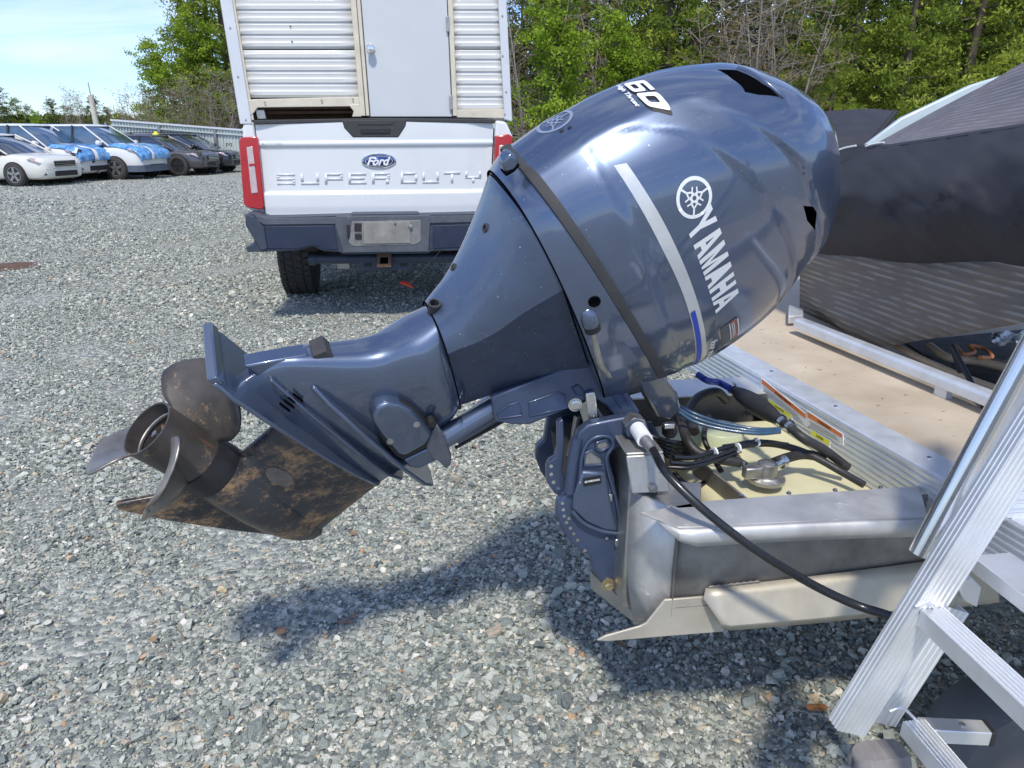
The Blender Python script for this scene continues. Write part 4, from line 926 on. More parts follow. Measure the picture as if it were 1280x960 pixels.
hose('harness_lead', 'black wiring lead lowest of the looping bundle near the gunwale', [zp(838, 578, .71), zp(868, 579, .705), zp(900, 568, .71), zp(930, 558, .71), zp(960, 552, .71)], .005, cable_black)
hose('control_lead', 'black control lead beneath the wiring loop near the steering cable', [zp(835, 584, .70), zp(866, 584, .70), zp(898, 574, .70), zp(925, 564, .70)], .005, cable_black)
for k in range(3):
    hose('vinyl_tube', ['upper', 'middle', 'lowest'][k] + ' of the three blue grey tubes stretching from the motor over the tank', [zp(845 + 2 * k, 505 + 5 * k, .78), zp(868, 517 + 5 * k, .76), zp(900, 528 + 4 * k, .75), zp(945, 536 + 3 * k, .745), zp(975, 536 + 2 * k, .74)], .0042, blue_tube)
hose('drain_tube', 'short grey tube curling beside the steering cable below the wiring loop', [zp(842, 590, .66), zp(856, 604, .64), zp(876, 606, .62), zp(890, 596, .62)], .006, hose_mat)
hose('breather_hose', 'black hose dropping from the tank cap towards the bulkhead plate', [zp(886, 520, .72), zp(880, 545, .70), zp(888, 566, .67), zp(902, 590, .64)], .0065)
b = MB()
for q in (((893, 566), .0125), ((922, 560), .012), ((946, 553), .011)):
    c_ = zp(*q[0], .712); b.lathe(c_ - F * .002, F + P * .3, [(0, q[1]), (.004, q[1])], 12)
tag(b.build('cable_ties', sticker, None, 40), 'pale cable ties binding the black wiring loop over the tank', 'cable tie')
# zip ties
b = MB(); c = zp(905, 563, .715)
# remote pump / fuel filter in silver
pump = thing('fuel_filter', zp(955, 600, .66), 'silver cast fuel sender with two hose barbs on the cream tank', 'fuel sender')
b = MB(); c = zp(957, 600, .64); b.lathe(c, Z, [(0, .042), (.008, .042), (.010, .034), (.014, .030)], 32); b.build('flange', steel_old, pump, 40)
b = MB(); b.lathe(c + Z * .012, Z, [(0, .024), (.03, .022), (.034, .016)], 24); b.build('sender_body', steel_old, pump, 40)
b = MB(); b.box(zp(940, 590, .665), F * .02, P * .012, Z * .014); b.build('sender_block', steel_old, pump, bevel=.004)
for q in (((932, 582), (918, 574)), ((966, 583), (978, 577))):
    b = MB(); b.tube([zp(*q[0], .675), zp(*q[1], .68)], .0095, 14); b.build('hose_barb', steel, pump, 40)
    b = MB(); m_ = zp(*q[1], .68); b.lathe(m_, zp(*q[1], .68) - zp(*q[0], .675), [(-.006, .0145), (.007, .0145)], 16); b.build('hose_clamp', steel, pump, 40)
for k in range(5):
    a = 2 * pi * k / 5; bolt(pump, c + V((cos(a) * .036, sin(a) * .036, .008)), Z, .0028, .003, steel, 'flange_screw')
# ball joint under the cowling post
b = MB(); b.lathe(pp(836, 530, 1.42), -Z + F * .2, [(0, .016), (.02, .018), (.03, .012)], 16); b.build('link_boot', rubber, motor, 50)
b = MB(); b.box(pp(836, 532, 1.40), F * .012, P * .006, Z * .006); b.build('link_screw', steel, motor, bevel=.002)
# dark wiring mass behind the bracket
for k in range(5):
    b = MB(); b.tube(spline([pp(800 + 3 * k, 528, 1.50), pp(815 + 3 * k, 545 + 3 * k, 1.48), pp(838, 552 + 5 * k, 1.46), pp(868, 556 + 4 * k, 1.48)], 5), .006, 8); b.build('wiring_lead', cable_black, motor, 60)

# ================================================================== LADDER
lad = thing('boarding_ladder', pp(1150, 800, .88), 'bright aluminium boarding ladder with square rungs leaning beside the boat', 'ladder')
LP = .86
# main rail: a C channel seen on its grooved side
u0, u1 = pp(1046, 918, LP), pp(1345, 440, LP)
rdv = (u1 - u0).normalized(); rn = rdv.cross(P).normalized()
if rn.dot(F) < 0: rn = -rn        # towards bow-down side
e0, e1 = pp(1025, 905, LP), pp(1072, 932, LP); RW = .078
Lr = 1.1
def rail(start, L, wdt, dep, grooves, name='side_rail', pl_=P):
    pr = [(0, 0)]
    n = grooves
    for k in range(n):
        x0 = wdt * (k + .5) / n; pr += [(x0 - .0020, 0), (x0 - .0012, .0014), (x0 + .0012, .0014), (x0 + .0020, 0)]
    pr += [(wdt, 0), (wdt, dep), (wdt - .003, dep), (wdt - .003, .003), (.003, .003), (.003, dep), (0, dep)]
    b = MB(); b.loft([[start + rdv * t + rn * x + pl_ * y for x, y in pr] for t in (0, L)]); return b.build(name, alu_ladder, lad, bevel=.0012)
start = pp(1047, 914, LP)
rail(start - P * 0, Lr, .055, .030, 6)
for k in range(3):      # fine beads on the light outer flange
    b = MB(); b.loft([[start + rdv * t + P * (.006 + .008 * k + a) - rn * c for a, c in ((0, 0), (.001, .0012), (.003, .0012), (.004, 0))] for t in (0, Lr)]); b.build('rail_bead', alu_ladder, lad)
# second rail further in
s2 = pp(1092, 890, LP + .06)
rail(s2 - rdv * .02, .25, .060, .026, 5)
# rungs
def rung(px, py, p0, L, h, wd, name='rung'):
    c = pp(px, py, p0); dn = rdv.cross(P).normalized()
    hv = Z * h + F * .0; wv = F * wd
    b = MB(); pr = []
    for k in range(6): pr += [(-wd + 2 * wd * k / 6 + .001, h), (-wd + 2 * wd * (k + .5) / 6, h - .0012)]
    pr += [(wd, h), (wd, -h), (-wd, -h)]
    b.loft([[c - P * t + F * x + Z * z for x, z in pr] for t in (0, L)]); return b.build(name, alu_ladder, lad, bevel=.001)
rung(1163, 770, LP, .5, .015, .021)
rung(1140, 908, LP + .03, .5, .015, .021)
rung(1235, 700, LP + .04, .6, .012, .035, 'tread')
# weld beads on rungs
for x, y, p0 in ((1160, 762, LP - .001), (1128, 893, LP + .028)):
    b = MB(); b.tube(spline([pp(x - 16, y - 4, p0), pp(x, y - 8, p0), pp(x + 18, y + 8, p0)], 4), .0028, 8); b.build('weld_bead', alu_ladder, lad, 60)
# handrail tube
b = MB(); h0, h1 = pp(1149, 692, LP + .10), pp(1305, 400, LP + .10); b.tube([h0, h1], .0165, 28); b.build('handrail_tube', material('polished tube', (.74, .75, .76), .2, .95, .05, 6, bump=.02, bscale=80), lad, 50)
b = MB(); g0, g1 = pp(1166, 690, LP + .10), pp(1322, 398, LP + .10); b.prism([g0, g0 + rn * .028, g1 + rn * .028, g1], P * .006); b.build('handrail_flange', alu_ladder, lad)
# cross stub with rubber end, foot pad
b = MB(); s0, s1 = pp(1150, 912, LP + .075), pp(1232, 916, LP + .06); a_ = (s1 - s0).normalized(); b.box((s0 + s1) / 2, a_ * ((s1 - s0).length / 2), Z * .015, a_.cross(Z).normalized() * .016); b.build('cross_stub', alu_ladder, lad, bevel=.002)
b = MB(); b.box(s1 + a_ * .004, a_ * .005, Z * .016, a_.cross(Z).normalized() * .017); b.build('stub_cap', rubber, lad, bevel=.002)
b = MB(); b.lathe(s0.lerp(s1, .62) + Z * .015, Z, [(0, .006), (.003, .005)], 12); b.build('stub_rivet', steel_old, lad)
b = MB(); hs = pp(1205, 716, LP + .05); b.prism([pp(x, y, LP + .045) for x, y in [(1196, 730), (1215, 722), (1228, 735), (1222, 760), (1206, 752)]], P * .02); b.build('hinge_plate', alu_ladder, lad, bevel=.003)
ft = pp(1100, 948, LP + .03); b = MB(); rows = []
for i in range(19):
    t = i / 18; w_ = .034 * math.sqrt(max(0.02, 1 - (2 * t - 1) ** 4)); rows.append([ft + F * (-.05 + .10 * t) + P * (w_ * c) + Z * ((.018 if abs(c) < .95 else 0) * math.sqrt(max(0.05, 1 - (2 * t - 1) ** 6)) + (.002 if i % 3 == 0 else 0)) - Z * (.02 if abs(c) > .97 else 0) for c in (-1, -.96, -.6, 0, .6, .96, 1)])
b.grid(rows); b.build('rubber_foot', material('ribbed grey rubber', (.24, .225, .22), .7, 0, .2, 20), lad, 30, solid=.004)
# beam seen between the rungs at right edge (side channel of the deck)
b = MB()
for k in range(5):
    z0 = .60 + .02 * k
bb0 = pp(1235, 600, 1.02)
b.prism([bb0 - F * .05, bb0 + F * .9, bb0 + F * .9 - Z * .085, bb0 - F * .05 - Z * .085], P * .03); b.build('side_channel', alu, boat, bevel=.002)
for k in range(4):
    b = MB(); zc = bb0 + Z * (-.015 - .018 * k) - P * .001; b.prism([zc - F * .05, zc + F * .9, zc + F * .9 - Z * .008, zc - F * .05 - Z * .008], -P * .002); b.build('channel_rib', alu, boat)
# trailer tyre at the lower right corner
tw = pp(1290, 985, 1.10)
tr = thing('trailer_wheel', V((tw.x, tw.y, 0)), 'worn grey trailer tyre standing on the gravel below the ladder', 'wheel')
R0 = .30; tc_ = V((tw.x + .06, tw.y + .02, R0)); tc_ = pp(1285, 962, 1.06); R0 = .165
b = MB(); b.lathe(tc_ - P * .0, P, [(-.002, .0), (-.002, .11), (.0, .13), (.006, .150), (.03, .165), (.12, .165), (.14, .15), (.14, 0)], 48); b.build('tyre', material('grey fender plastic', (.10, .10, .105), .6, 0, .2, 8, dirt=((.22, .20, .18), .60, 12)), tr, 40)
# ================================================================== PICKUP TRUCK
ta = radians(82); TX = V((sin(ta), cos(ta), 0)); TY = V((-cos(ta), sin(ta), 0))
T0 = CP + ray(470, 210) * 5.33
def tg(px, py, d=0.): return hit(px, py, T0 + TY * d, TY)
def tz(v, z): v = V(v); v.z = z; return v
tl_ = tg(318, 152); ground_at = tz(tg(470, 300, 1.1), 0)
truck = thing('pickup_truck', ground_at, 'white heavy duty pickup truck seen from behind with red tail lamps and dusty dark bumper', 'pickup truck')
# tailgate as a pressed panel: profile over height, slight crown across
gl, gr = (318.5, 152.0), (617, 150.5); bl_, br_ = (333, 268.5), (612, 265)
def gate(s, t, d=0.):      # s across 0..1, t down 0..1
    a = tg(*gl).lerp(tg(*gr), s); c = tg(*bl_).lerp(tg(*br_), s); p = a.lerp(c, t); return p - TY * d
def gprof(t):
    z = 0
    z += .010 * sm((t - .20) / .03) - .0
    z -= .018 * sm((t - .235) / .06)
    z += .022 * sm((t - .74) / .035)
    z -= .006 * sm((t - .90) / .1)
    return z
b = MB(); rows = []
NS = 60
for i in range(91):
    t = i / 90; row = []
    for j in range(NS + 1):
        s = j / NS; edge = min(s, 1 - s) * 8; row.append(gate(s, t, gprof(t) + .018 * sm(edge) + .012 * math.sin(pi * s)))
    rows.append(row)
b.grid(rows); b.build('tailgate', truck_white, truck, 50)
gb = bvh_of(truck.children[-1]) if False else None
gate_o = [o for o in truck.children if o.name.startswith('tailgate')][0]; gb = bvh_of(gate_o)
b = MB(); b.prism([gate(0, 1, -.005), gate(1, 1, -.005), gate(1, 0, -.005), gate(0, 0, -.005)], TY * .06); b.build('tailgate_inner', truck_white, truck)
b = MB(); b.prism([gate(-.002, -.015, .03), gate(.5, -.030, .03), gate(1.002, -.015, .03), gate(1.002, .03, .03), (gate(.5, .012, .03)), gate(-.002, .03, .03)], TY * .09); b.build('tailgate_cap', rubber_grey, truck, bevel=.006)
b = MB(); b.prism([tg(x, y, -.034) for x, y in [(427, 150), (509, 149), (507, 158), (498, 172), (441, 172), (430, 160)]], TY * .02); b.build('handle_surround', rubber_grey, truck, bevel=.008)
b = MB(); b.prism([tg(x, y, -.040) for x, y in [(450, 161), (488, 160), (487, 167), (451, 167)]], TY * .012); b.build('tailgate_handle', rubber, truck, bevel=.003)
b = MB(); b.prism([tg(x, y, -.038) for x, y in [(446, 153), (492, 152.5), (490, 156), (448, 156)]], TY * .012); b.build('handle_hood', rubber_grey, truck, bevel=.002)
# lettering
def gdecal(name, mat, c, shape, lift, cuts=0, raise_=0.): return decal(name, mat, truck, [tg(x, y, -.1) for x, y in c], shape, gb, TY, lift, cuts, raise_)
emb = material('embossed white', (.69, .71, .72), .3, 0, .03, coat=.6)
def block_word(wd):
    """wide stencil-like capitals as pressed bars"""
    S_ = {'S': [(0, .8, 1, 1), (0, .4, 1, .6), (0, 0, 1, .2), (0, .6, .14, .8), (.86, .2, 1, .4)], 'U': [(0, .2, .14, 1), (.86, .2, 1, 1), (0, 0, 1, .2)],
          'P': [(0, 0, .14, 1), (.14, .8, 1, 1), (.14, .38, 1, .56), (.86, .56, 1, .8)], 'E': [(0, 0, .14, 1), (.14, .8, 1, 1), (.14, .41, .9, .59), (.14, 0, 1, .2)],
          'R': [(0, 0, .14, 1), (.14, .8, 1, 1), (.14, .40, 1, .58), (.86, .58, 1, .8), (.78, 0, .95, .4)], 'D': [(0, 0, .14, 1), (.14, .8, .95, 1), (.14, 0, .95, .2), (.86, .2, 1, .8)],
          'T': [(0, .8, 1, 1), (.43, 0, .57, .8)], 'Y': [(0, .5, .14, 1), (.86, .5, 1, 1), (0, .38, 1, .55), (.43, 0, .57, .38)]}
    r = []; x = 0
    for ch in wd:
        if ch == ' ': x += .55; continue
        for a, c, d, e in S_[ch]: r.append((x + a, c, x + d, e))
        x += 1.32
    x -= .32
    return rect_polys([(a / x, c, d / x, e) for a, c, d, e in r])
gdecal('super_duty_lettering', emb, [(344, 232), (487, 230.3), (487, 216.3), (343, 218)], block_word('SUPER'), .0022, 0, .0040)
gdecal('super_duty_lettering', emb, [(501, 230.2), (603, 229), (603, 215), (501, 216.2)], block_word('DUTY'), .0022, 0, .0040)
v_, f_ = text_mesh('BANNER', .1, .002); gdecal('dealer_lettering', silver_print, [(324, 182.5), (351, 182), (351, 178), (324, 178.5)], (fit01(v_), f_), .002)
def oval(n=40): return [(.5 + .5 * cos(2 * pi * i / n), .5 + .5 * sin(2 * pi * i / n)) for i in range(n)], [tuple(range(n))]
gdecal('oval_badge_rim', chrome, [(451.5, 211.5), (495, 211), (495, 192), (451, 192.5)], oval(), .006, 0, .006)
gdecal('oval_badge', ford_blue, [(453.5, 210), (493, 209.6), (493, 193.5), (453.5, 194)], oval(), .0105, 0, .002)
v_, f_ = text_mesh('Ford', .1, .0035, .35); gdecal('badge_script', white_print, [(458, 207.5), (488, 207), (488, 196), (458, 196.5)], (fit01(v_), f_), .0135)
gdecal('badge_ring', chrome, [(455.5, 208.8), (491, 208.5), (491, 194.8), (455.5, 195.2)], (lambda o1: (o1[0] + [(.5 + (x - .5) * .93, .5 + (y - .5) * .88) for x, y in o1[0]], [(i, (i + 1) % 40, 40 + (i + 1) % 40, 40 + i) for i in range(40)]))(oval()), .0125)
# bedsides and lamps
def slab(name, q, d0, depth, mat, bevel=.01, parent=truck): b = MB(); b.prism([tg(x, y, d0) for x, y in q], TY * depth); return b.build(name, mat, parent, bevel=bevel, seg=3)
slab('bedside', [(303, 154), (316.5, 151), (331.5, 268), (309, 262), (303, 200)], .0, 2.3, truck_white, .02)
slab('bedside', [(619, 150), (633, 152), (641, 170), (641, 262), (614, 266)], .0, 2.3, truck_white, .02)
slab('tail_lamp', [(298, 176), (302, 171.5), (320, 170.5), (322.5, 174), (330.5, 258), (328, 262.5), (309, 259.5), (304.5, 255)], -.035, .3, red_lens, .008)
slab('tail_lamp', [(619, 170), (636, 167.5), (641, 171), (637, 255), (616, 259)], -.035, .3, red_lens, .008)
slab('reverse_lamp', [(308, 184), (315.5, 183), (322.5, 241), (314, 242)], -.040, .02, clear_lens, .004)
slab('reverse_lamp', [(624, 182), (632, 181), (630, 240), (623, 240)], -.040, .02, clear_lens, .004)
slab('lamp_divider', [(311, 205), (319, 204), (319.4, 207), (311.4, 208)], -.043, .02, red_lens, .001)
# cab above, hidden behind camper; bed floor
b = MB(); c = tg(470, 215, 1.2); b.box(tz(c, .72) , TX * .86, TY * 1.1, Z * .03); b.build('bed_floor', truck_white, truck)
b = MB(); c = tg(470, 215, 3.6); b.box(tz(c, 1.05), TX * 1.0, TY * 1.25, Z * .42); b.build('cab_body', truck_white, truck, bevel=.08)
b = MB(); c = tg(470, 215, 5.4); b.box(tz(c, 1.0), TX * 1.0, TY * .6, Z * .32); b.build('hood', truck_white, truck, bevel=.1)
# bumper
bm_ = [(306, 268), (318, 266), (333, 271.5), (438, 268.5), (439, 267), (522, 266), (524, 268), (612, 266), (641, 262), (643, 306), (612, 312), (540, 314), (535, 317), (430, 318), (424, 315), (405, 314), (392, 308), (372, 313), (330, 315), (309, 315), (307, 309), (316, 306), (318, 300), (307, 282)]
slab('rear_bumper', bm_, -.17, .20, bumper_mat, .012)
slab('bumper_step', [(331, 283), (417, 282), (423, 312), (406, 312), (393, 306), (371, 311), (334, 311)], -.178, .02, material('navy bumper face', (.022, .032, .062), .45, .1, .2, 6, dirt=((.12, .13, .15), .62, 8)), .004)
slab('bumper_step', [(541, 282), (606, 280), (604, 308), (541, 311)], -.178, .02, MAT['navy bumper face'], .004)
slab('step_top', [(318, 268), (333, 273), (612, 269), (612, 277), (540, 279), (418, 280), (330, 281), (322, 276)], -.182, .02, bumper_plastic, .003)
slab('bumper_end', [(307, 269), (317, 270), (330, 284), (334, 311), (326, 313), (318, 300), (309, 281)], -.184, .02, bumper_mat, .004)
slab('bumper_center', [(420, 270), (538, 269), (536, 315), (429, 316), (419, 282)], -.186, .02, bumper_plastic, .006)
slab('plate_recess', [(440, 277), (526, 275), (526, 302), (519, 306), (441, 308), (436, 303)], -.190, .008, plate_dusty, .006)
slab('license_plate_panel', [(455, 278), (513, 277), (513, 304), (455, 305)], -.196, .008, material('dusty backing panel', (.26, .25, .23), .7, .1, .25, 10, dirt=((.38, .32, .22), .56, 8)), .003)
for q in ([(443, 279), (452, 279), (452, 289), (443, 289)], [(443, 292), (452, 292), (452, 299), (444, 299)], [(433, 281), (437, 281), (437, 296), (434, 298)]): slab('trailer_socket', q, -.198, .012, rubber, .003)
bolt(truck, tg(513, 283, -.2), -TY, .012, .012, steel_old, 'plate_bolt'); bolt(truck, tg(494, 280, -.198), -TY, .005, .006, rust, 'plate_screw')
slab('tailgate_sill', [(334, 269), (439, 267.5), (439, 271), (336, 273)], -.03, .05, cream_trim, .002)
slab('tailgate_sill', [(524, 266), (612, 264), (612, 268), (524, 270)], -.03, .05, cream_trim, .002)
slab('bumper_notch', [(438, 266.5), (524, 265.5), (524, 270), (438, 271)], -.10, .02, rubber, .002)
# hitch
b = MB(); b.tube([tg(389, 324, -.02), tg(600, 322, -.02)], .036, 14); b.build('hitch_tube', bumper_mat, truck, 50)
b = MB(); b.tube([tg(386, 324.5, -.02), tg(395, 324.4, -.02)], .045, 14); b.build('hitch_flange', bumper_mat, truck, 50)
slab('hitch_plate', [(450, 324), (516, 323), (517, 333), (512, 338), (455, 339), (450, 334)], -.05, .03, bumper_mat, .006)
for x in (460, 505): 
    b = MB(); b.box(tg(x, 331, -.053), TX * .028, TY * .002, Z * .014); b.build('chain_loop', under_dark, truck, bevel=.008)
for q in ([(471, 318), (489, 317.5), (489, 321.5), (471, 322)], [(471, 330.5), (489, 330), (489, 334), (471, 334.5)], [(471, 321), (475, 321), (475, 332), (471, 332)], [(485, 321), (489, 321), (489, 332), (485, 332)]): slab('receiver_tube', q, -.12, .16, rust, .002)
slab('receiver_bore', [(474, 321), (486, 321), (486, 331), (474, 331)], -.06, .02, black_hole, .0)
# axle, exhaust, spare clutter
b = MB(); b.tube([tz(tg(380, 340, 1.15), .36), tz(tg(600, 340, 1.15), .36)], .06, 12); b.lathe(tz(tg(500, 340, .95), .36), TY, [(0, .05), (.05, .14), (.2, .17), (.35, .14)], 20); b.build('rear_axle', under_dark, truck, 50)
b = MB(); b.lathe(tz(tg(530, 340, .35), .50), Z, [(0, .22), (.02, .33), (.09, .37), (.16, .34), (.18, .2)], 28); b.build('spare_wheel', tyre_mat, truck, 50)
b = MB(); b.box(tz(tg(432, 345, .30), .47), TX * .07, TY * .20, Z * .045); b.build('leaf_spring', rust, truck, bevel=.01)
b = MB(); b.box(tz(tg(432, 345, .28), .40), TX * .05, TY * .12, Z * .03); b.build('shock_mount', steel_old, truck, bevel=.01)
for s in (-.42, .42):
    b = MB(); b.box(tz(tg(470, 300, 1.3), .62) + TX * s, TX * .04, TY * 1.3, Z * .08); b.build('frame_rail', under_dark, truck)
b = MB(); b.box(tz(tg(470, 300, .25), .66), TX * .75, TY * .3, Z * .10); b.build('underbody', under_dark, truck)
# red hook with thin wire
hk = thing('red_hook', tg(509, 357, .1), 'small red hook hanging on a thin wire below the truck hitch', 'hook')
b = MB(); b.tube([tg(500, 353, .1), tg(512, 357, .1), tg(517, 360, .1)], [.012, .010, .006], 8); b.tube([tg(502, 352, .1), tg(514, 354, .1)], .005, 6); b.build('hook_body', material('red plastic', (.62, .05, .02), .4), hk, 50)
b = MB(); b.tube(spline([tg(511, 356, .1), tg(540, 325, -.05), tg(590, 270, -.1)], 5), .002, 5); b.build('wire', steel_old, hk)
# wheels
def tyre_obj(parent, c, ax, R_, W_, name='tyre', tread=True):
    ax = V(ax).normalized(); b = MB()
    b.lathe(V(c) - ax * (W_ / 2), ax, [(0, R_ * .55), (.0, R_ * .80), (W_ * .06, R_ * .93), (W_ * .14, R_ * .975), (W_ * .5, R_ * .985), (W_ * .86, R_ * .975), (W_ * .94, R_ * .93), (W_, R_ * .80), (W_, R_ * .55)], 56)
    if tread:
        x = ax.orthogonal().normalized(); y = ax.cross(x)
        n = 44
        for k in range(n):
            for r_i, off in enumerate((-.36, -.13, .13, .36)):
                a = 2 * pi * (k + (.5 if r_i % 2 else 0) + .12 * (r_i == 1)) / n; rad = x * cos(a) + y * sin(a); tn = ax.cross(rad)
                skew = .35 if r_i in (1, 2) else -.2
                b.box(V(c) + ax * (W_ * off) + rad * (R_ * .985), (ax * .82 + tn * skew) * (W_ * .100), (tn * .9 - ax * skew * .6) * (R_ * pi / n * .80), rad * (R_ * .018))
    return b.build(name, tyre_mat, parent, 40)
wr_ = .41
for xc, nm in ((378, 'l'), (598, 'r')):
    c = tg(xc, 352, 1.12); c = tz(c, wr_)
    tyre_obj(truck, c, TX, wr_, .29)
    b = MB(); b.lathe(c - TX * .13, TX, [(0, .02), (0, .24), (.26, .24), (.26, .02)], 28); b.build('wheel_rim', steel_old, truck, 50)
for xc in (-.86, .86):
    c = tz(tg(470, 215, 5.1), .41) + TX * xc; tyre_obj(truck, c, TX, .41, .28, tread=False)

# ================================================================== CAMPER BODY
camper = thing('camper_box', tz(tg(460, 140, .3), .8), 'tall white ribbed metal camper box with flat door sitting in the pickup bed', 'camper')
def cslab(name, q, d0, depth, mat, bevel=.004): b = MB(); b.prism([tg(x, y, d0) for x, y in q], TY * depth); return b.build(name, mat, camper, bevel=bevel)
# extend above the frame so that it is a whole box
def ext(x0, y0, x1, y1, y): return x0 + (x1 - x0) * (y - y0) / (y1 - y0)
YT = -230
xl = lambda y: ext(275, 0, 300, 155, y); xr_ = lambda y: ext(632, 0, 639.5, 152, y)
b = MB(); b.prism([tg(x, y, .16) for x, y in [(xl(YT) + 2, YT), (xr_(YT) - 2, YT), (xr_(148) - 2, 148), (xl(148) + 3, 148)]], TY * 2.3); 
b = MB()
for q in ([(xl(YT) + 2, YT), (xl(YT) + 8, YT), (xl(150) + 8, 150), (xl(150) + 2, 150)], [(xr_(YT) - 8, YT), (xr_(YT) - 2, YT), (xr_(150) - 2, 150), (xr_(150) - 8, 150)]): b.prism([tg(x, y, .10) for x, y in q], TY * 2.4)
b.build('side_wall', camper_white, camper)
b = MB(); b.prism([tg(x, y, .10) for x, y in [(xl(YT), YT), (xr_(YT), YT), (xr_(YT + 8), YT + 8), (xl(YT + 8), YT + 8)]], TY * 2.4); b.build('roof', camper_white, camper)
b = MB(); b.prism([tg(x, y, 2.45) for x, y in [(xl(YT), YT), (xr_(YT), YT), (xr_(150), 150), (xl(150), 150)]], TY * .03); b.build('front_wall', camper_white, camper)
# ribbed rear panels: left and right of the door, sections as separate sheets
def ribbed(name, lx, rx, y0, y1, d=.03, per=15.6):
    """horizontal pressed ribs between pixel rows y0 (top) and y1"""
    rows = []; y = y1
    while y > y0:
        for dy, dd in ((0, 0), (2.2, 0), (3.4, .016), (7.6, .018), (9.4, .002), (12.5, 0), (14.2, .006)):
            yy = y - dy
            if yy < y0: break
            rows.append([tg(lx(yy) + (rx(yy) - lx(yy)) * k / 6, yy, d - dd * .5) for k in range(7)])
        y -= per
    b = MB(); b.grid(rows); return b.build(name, camper_white, camper, 25, solid=.003)
dl = lambda y: ext(441, 0, 453, 145, y); dr = lambda y: ext(565, 0, 571, 145, y)
for y0, y1 in ((-230, -94.2), (-94, -1.2), (-1, 61.2), (61.6, 122)):
    ribbed('ribbed_panel', lambda y: xl(y) + 12, dl, y0, y1, .03, 15.6)
for y0, y1 in ((-230, -94.2), (-94, -1.2), (-1, 61.2), (61.6, 139)):
    ribbed('ribbed_panel', dr, lambda y: xr_(y) - 8, y0, y1, .03, 15.6)
# trims
for q in ([(xl(YT), YT), (xl(YT) + 15, YT), (xl(155) + 15, 155), (xl(155), 155)],): cslab('corner_trim', q, -.005, .03, white_trim)
cslab('corner_trim', [(xr_(YT) - 10, YT), (xr_(YT) + 1, YT), (xr_(152) + 1, 152), (xr_(149) - 9, 149)], -.005, .03, white_trim)
cslab('corner_seal', [(xl(YT) + 15, YT), (xl(YT) + 18, YT), (xl(150) + 18, 150), (xl(150) + 15, 150)], .008, .03, cream_trim, .001)
cslab('door_jamb', [(dl(YT) - 3, YT), (dl(YT) + 4, YT), (dl(145) + 4, 145), (dl(145) - 3, 145)], .000, .04, cream_trim)
cslab('door_jamb', [(dl(YT) + 4.6, YT), (dl(YT) + 10, YT), (dl(145) + 9, 145), (dl(145) + 4.6, 145)], .006, .04, cream_trim)
cslab('door_jamb', [(dr(YT) - 6, YT), (dr(YT) + 1, YT), (dr(145) + 1, 145), (dr(145) - 5, 145)], .002, .04, cream_trim)
cslab('door', [(dl(YT) + 11, YT), (dr(YT) - 7, YT), (dr(146) - 6, 146), (dl(146) + 10, 146)], .010, .04, camper_door)
c = tg(463.5, 61, .0); b = MB(); b.lathe(c + TY * .012, -TY, [(0, .032), (.008, .030), (.012, .014), (.03, .014), (.036, .026), (.055, .030), (.068, .020), (.07, .006)], 24); b.build('door_knob', chrome, camper, 40)
cslab('lower_rail', [(316, 124), (449, 121), (449, 131), (443, 133), (322, 134.5), (318, 140), (310, 148), (307, 126)], .004, .03, cream_trim)
cslab('lower_rail', [(dr(137), 137), (xr_(137) - 9, 136.5), (xr_(148) - 8, 148), (dr(147), 147)], .004, .03, cream_trim)
for y_ in (-90, 30, 128):
    b = MB(); b.box(tg(dr(y_) - 6.5, y_, -.004), TX * .012, TY * .006, Z * .05); b.build('door_hinge', steel_old, camper, bevel=.002)
cslab('sill_patch', [(436, 131), (449, 130), (452, 146), (440, 146), (442, 139)], .0, .03, cream_trim)
cslab('opening_header', [(321, 134), (443, 132.5), (443, 136), (321, 137)], .05, .05, wood_dark)
b = MB(); b.prism([tg(x, y, .25) for x, y in [(300, 120), (460, 118), (460, 160), (305, 160)]], TY * .02); b.build('bay_backing', wood_dark, camper)
cslab('floor_joist', [(325, 139), (442, 138), (442, 142), (325, 143)], .10, .05, wood_dark)
cslab('corner_block', [(319, 137), (330, 137), (333, 149), (322, 149)], .02, .05, steel_old)
for x, y in [(331, 128), (402, 125.5), (441, 124), (xl(35) + 7, 35), (xl(96) + 7, 96), (xl(150) + 8, 150), (xr_(20) - 5, 20), (xr_(29) - 5, 70), (xr_(115) - 5, 115), (xr_(88) - 5, 143)]:
    b = MB(); b.lathe(tg(x, y, -.006), -TY, [(0, .007), (.004, .005)], 10); b.build('trim_screw', steel_old, camper)
for x, y in ((363, 33), (365, 52)):
    b = MB(); b.lathe(tg(x, y, .018), -TY, [(0, .006), (.004, .005)], 8); b.build('panel_rivet', under_dark, camper)
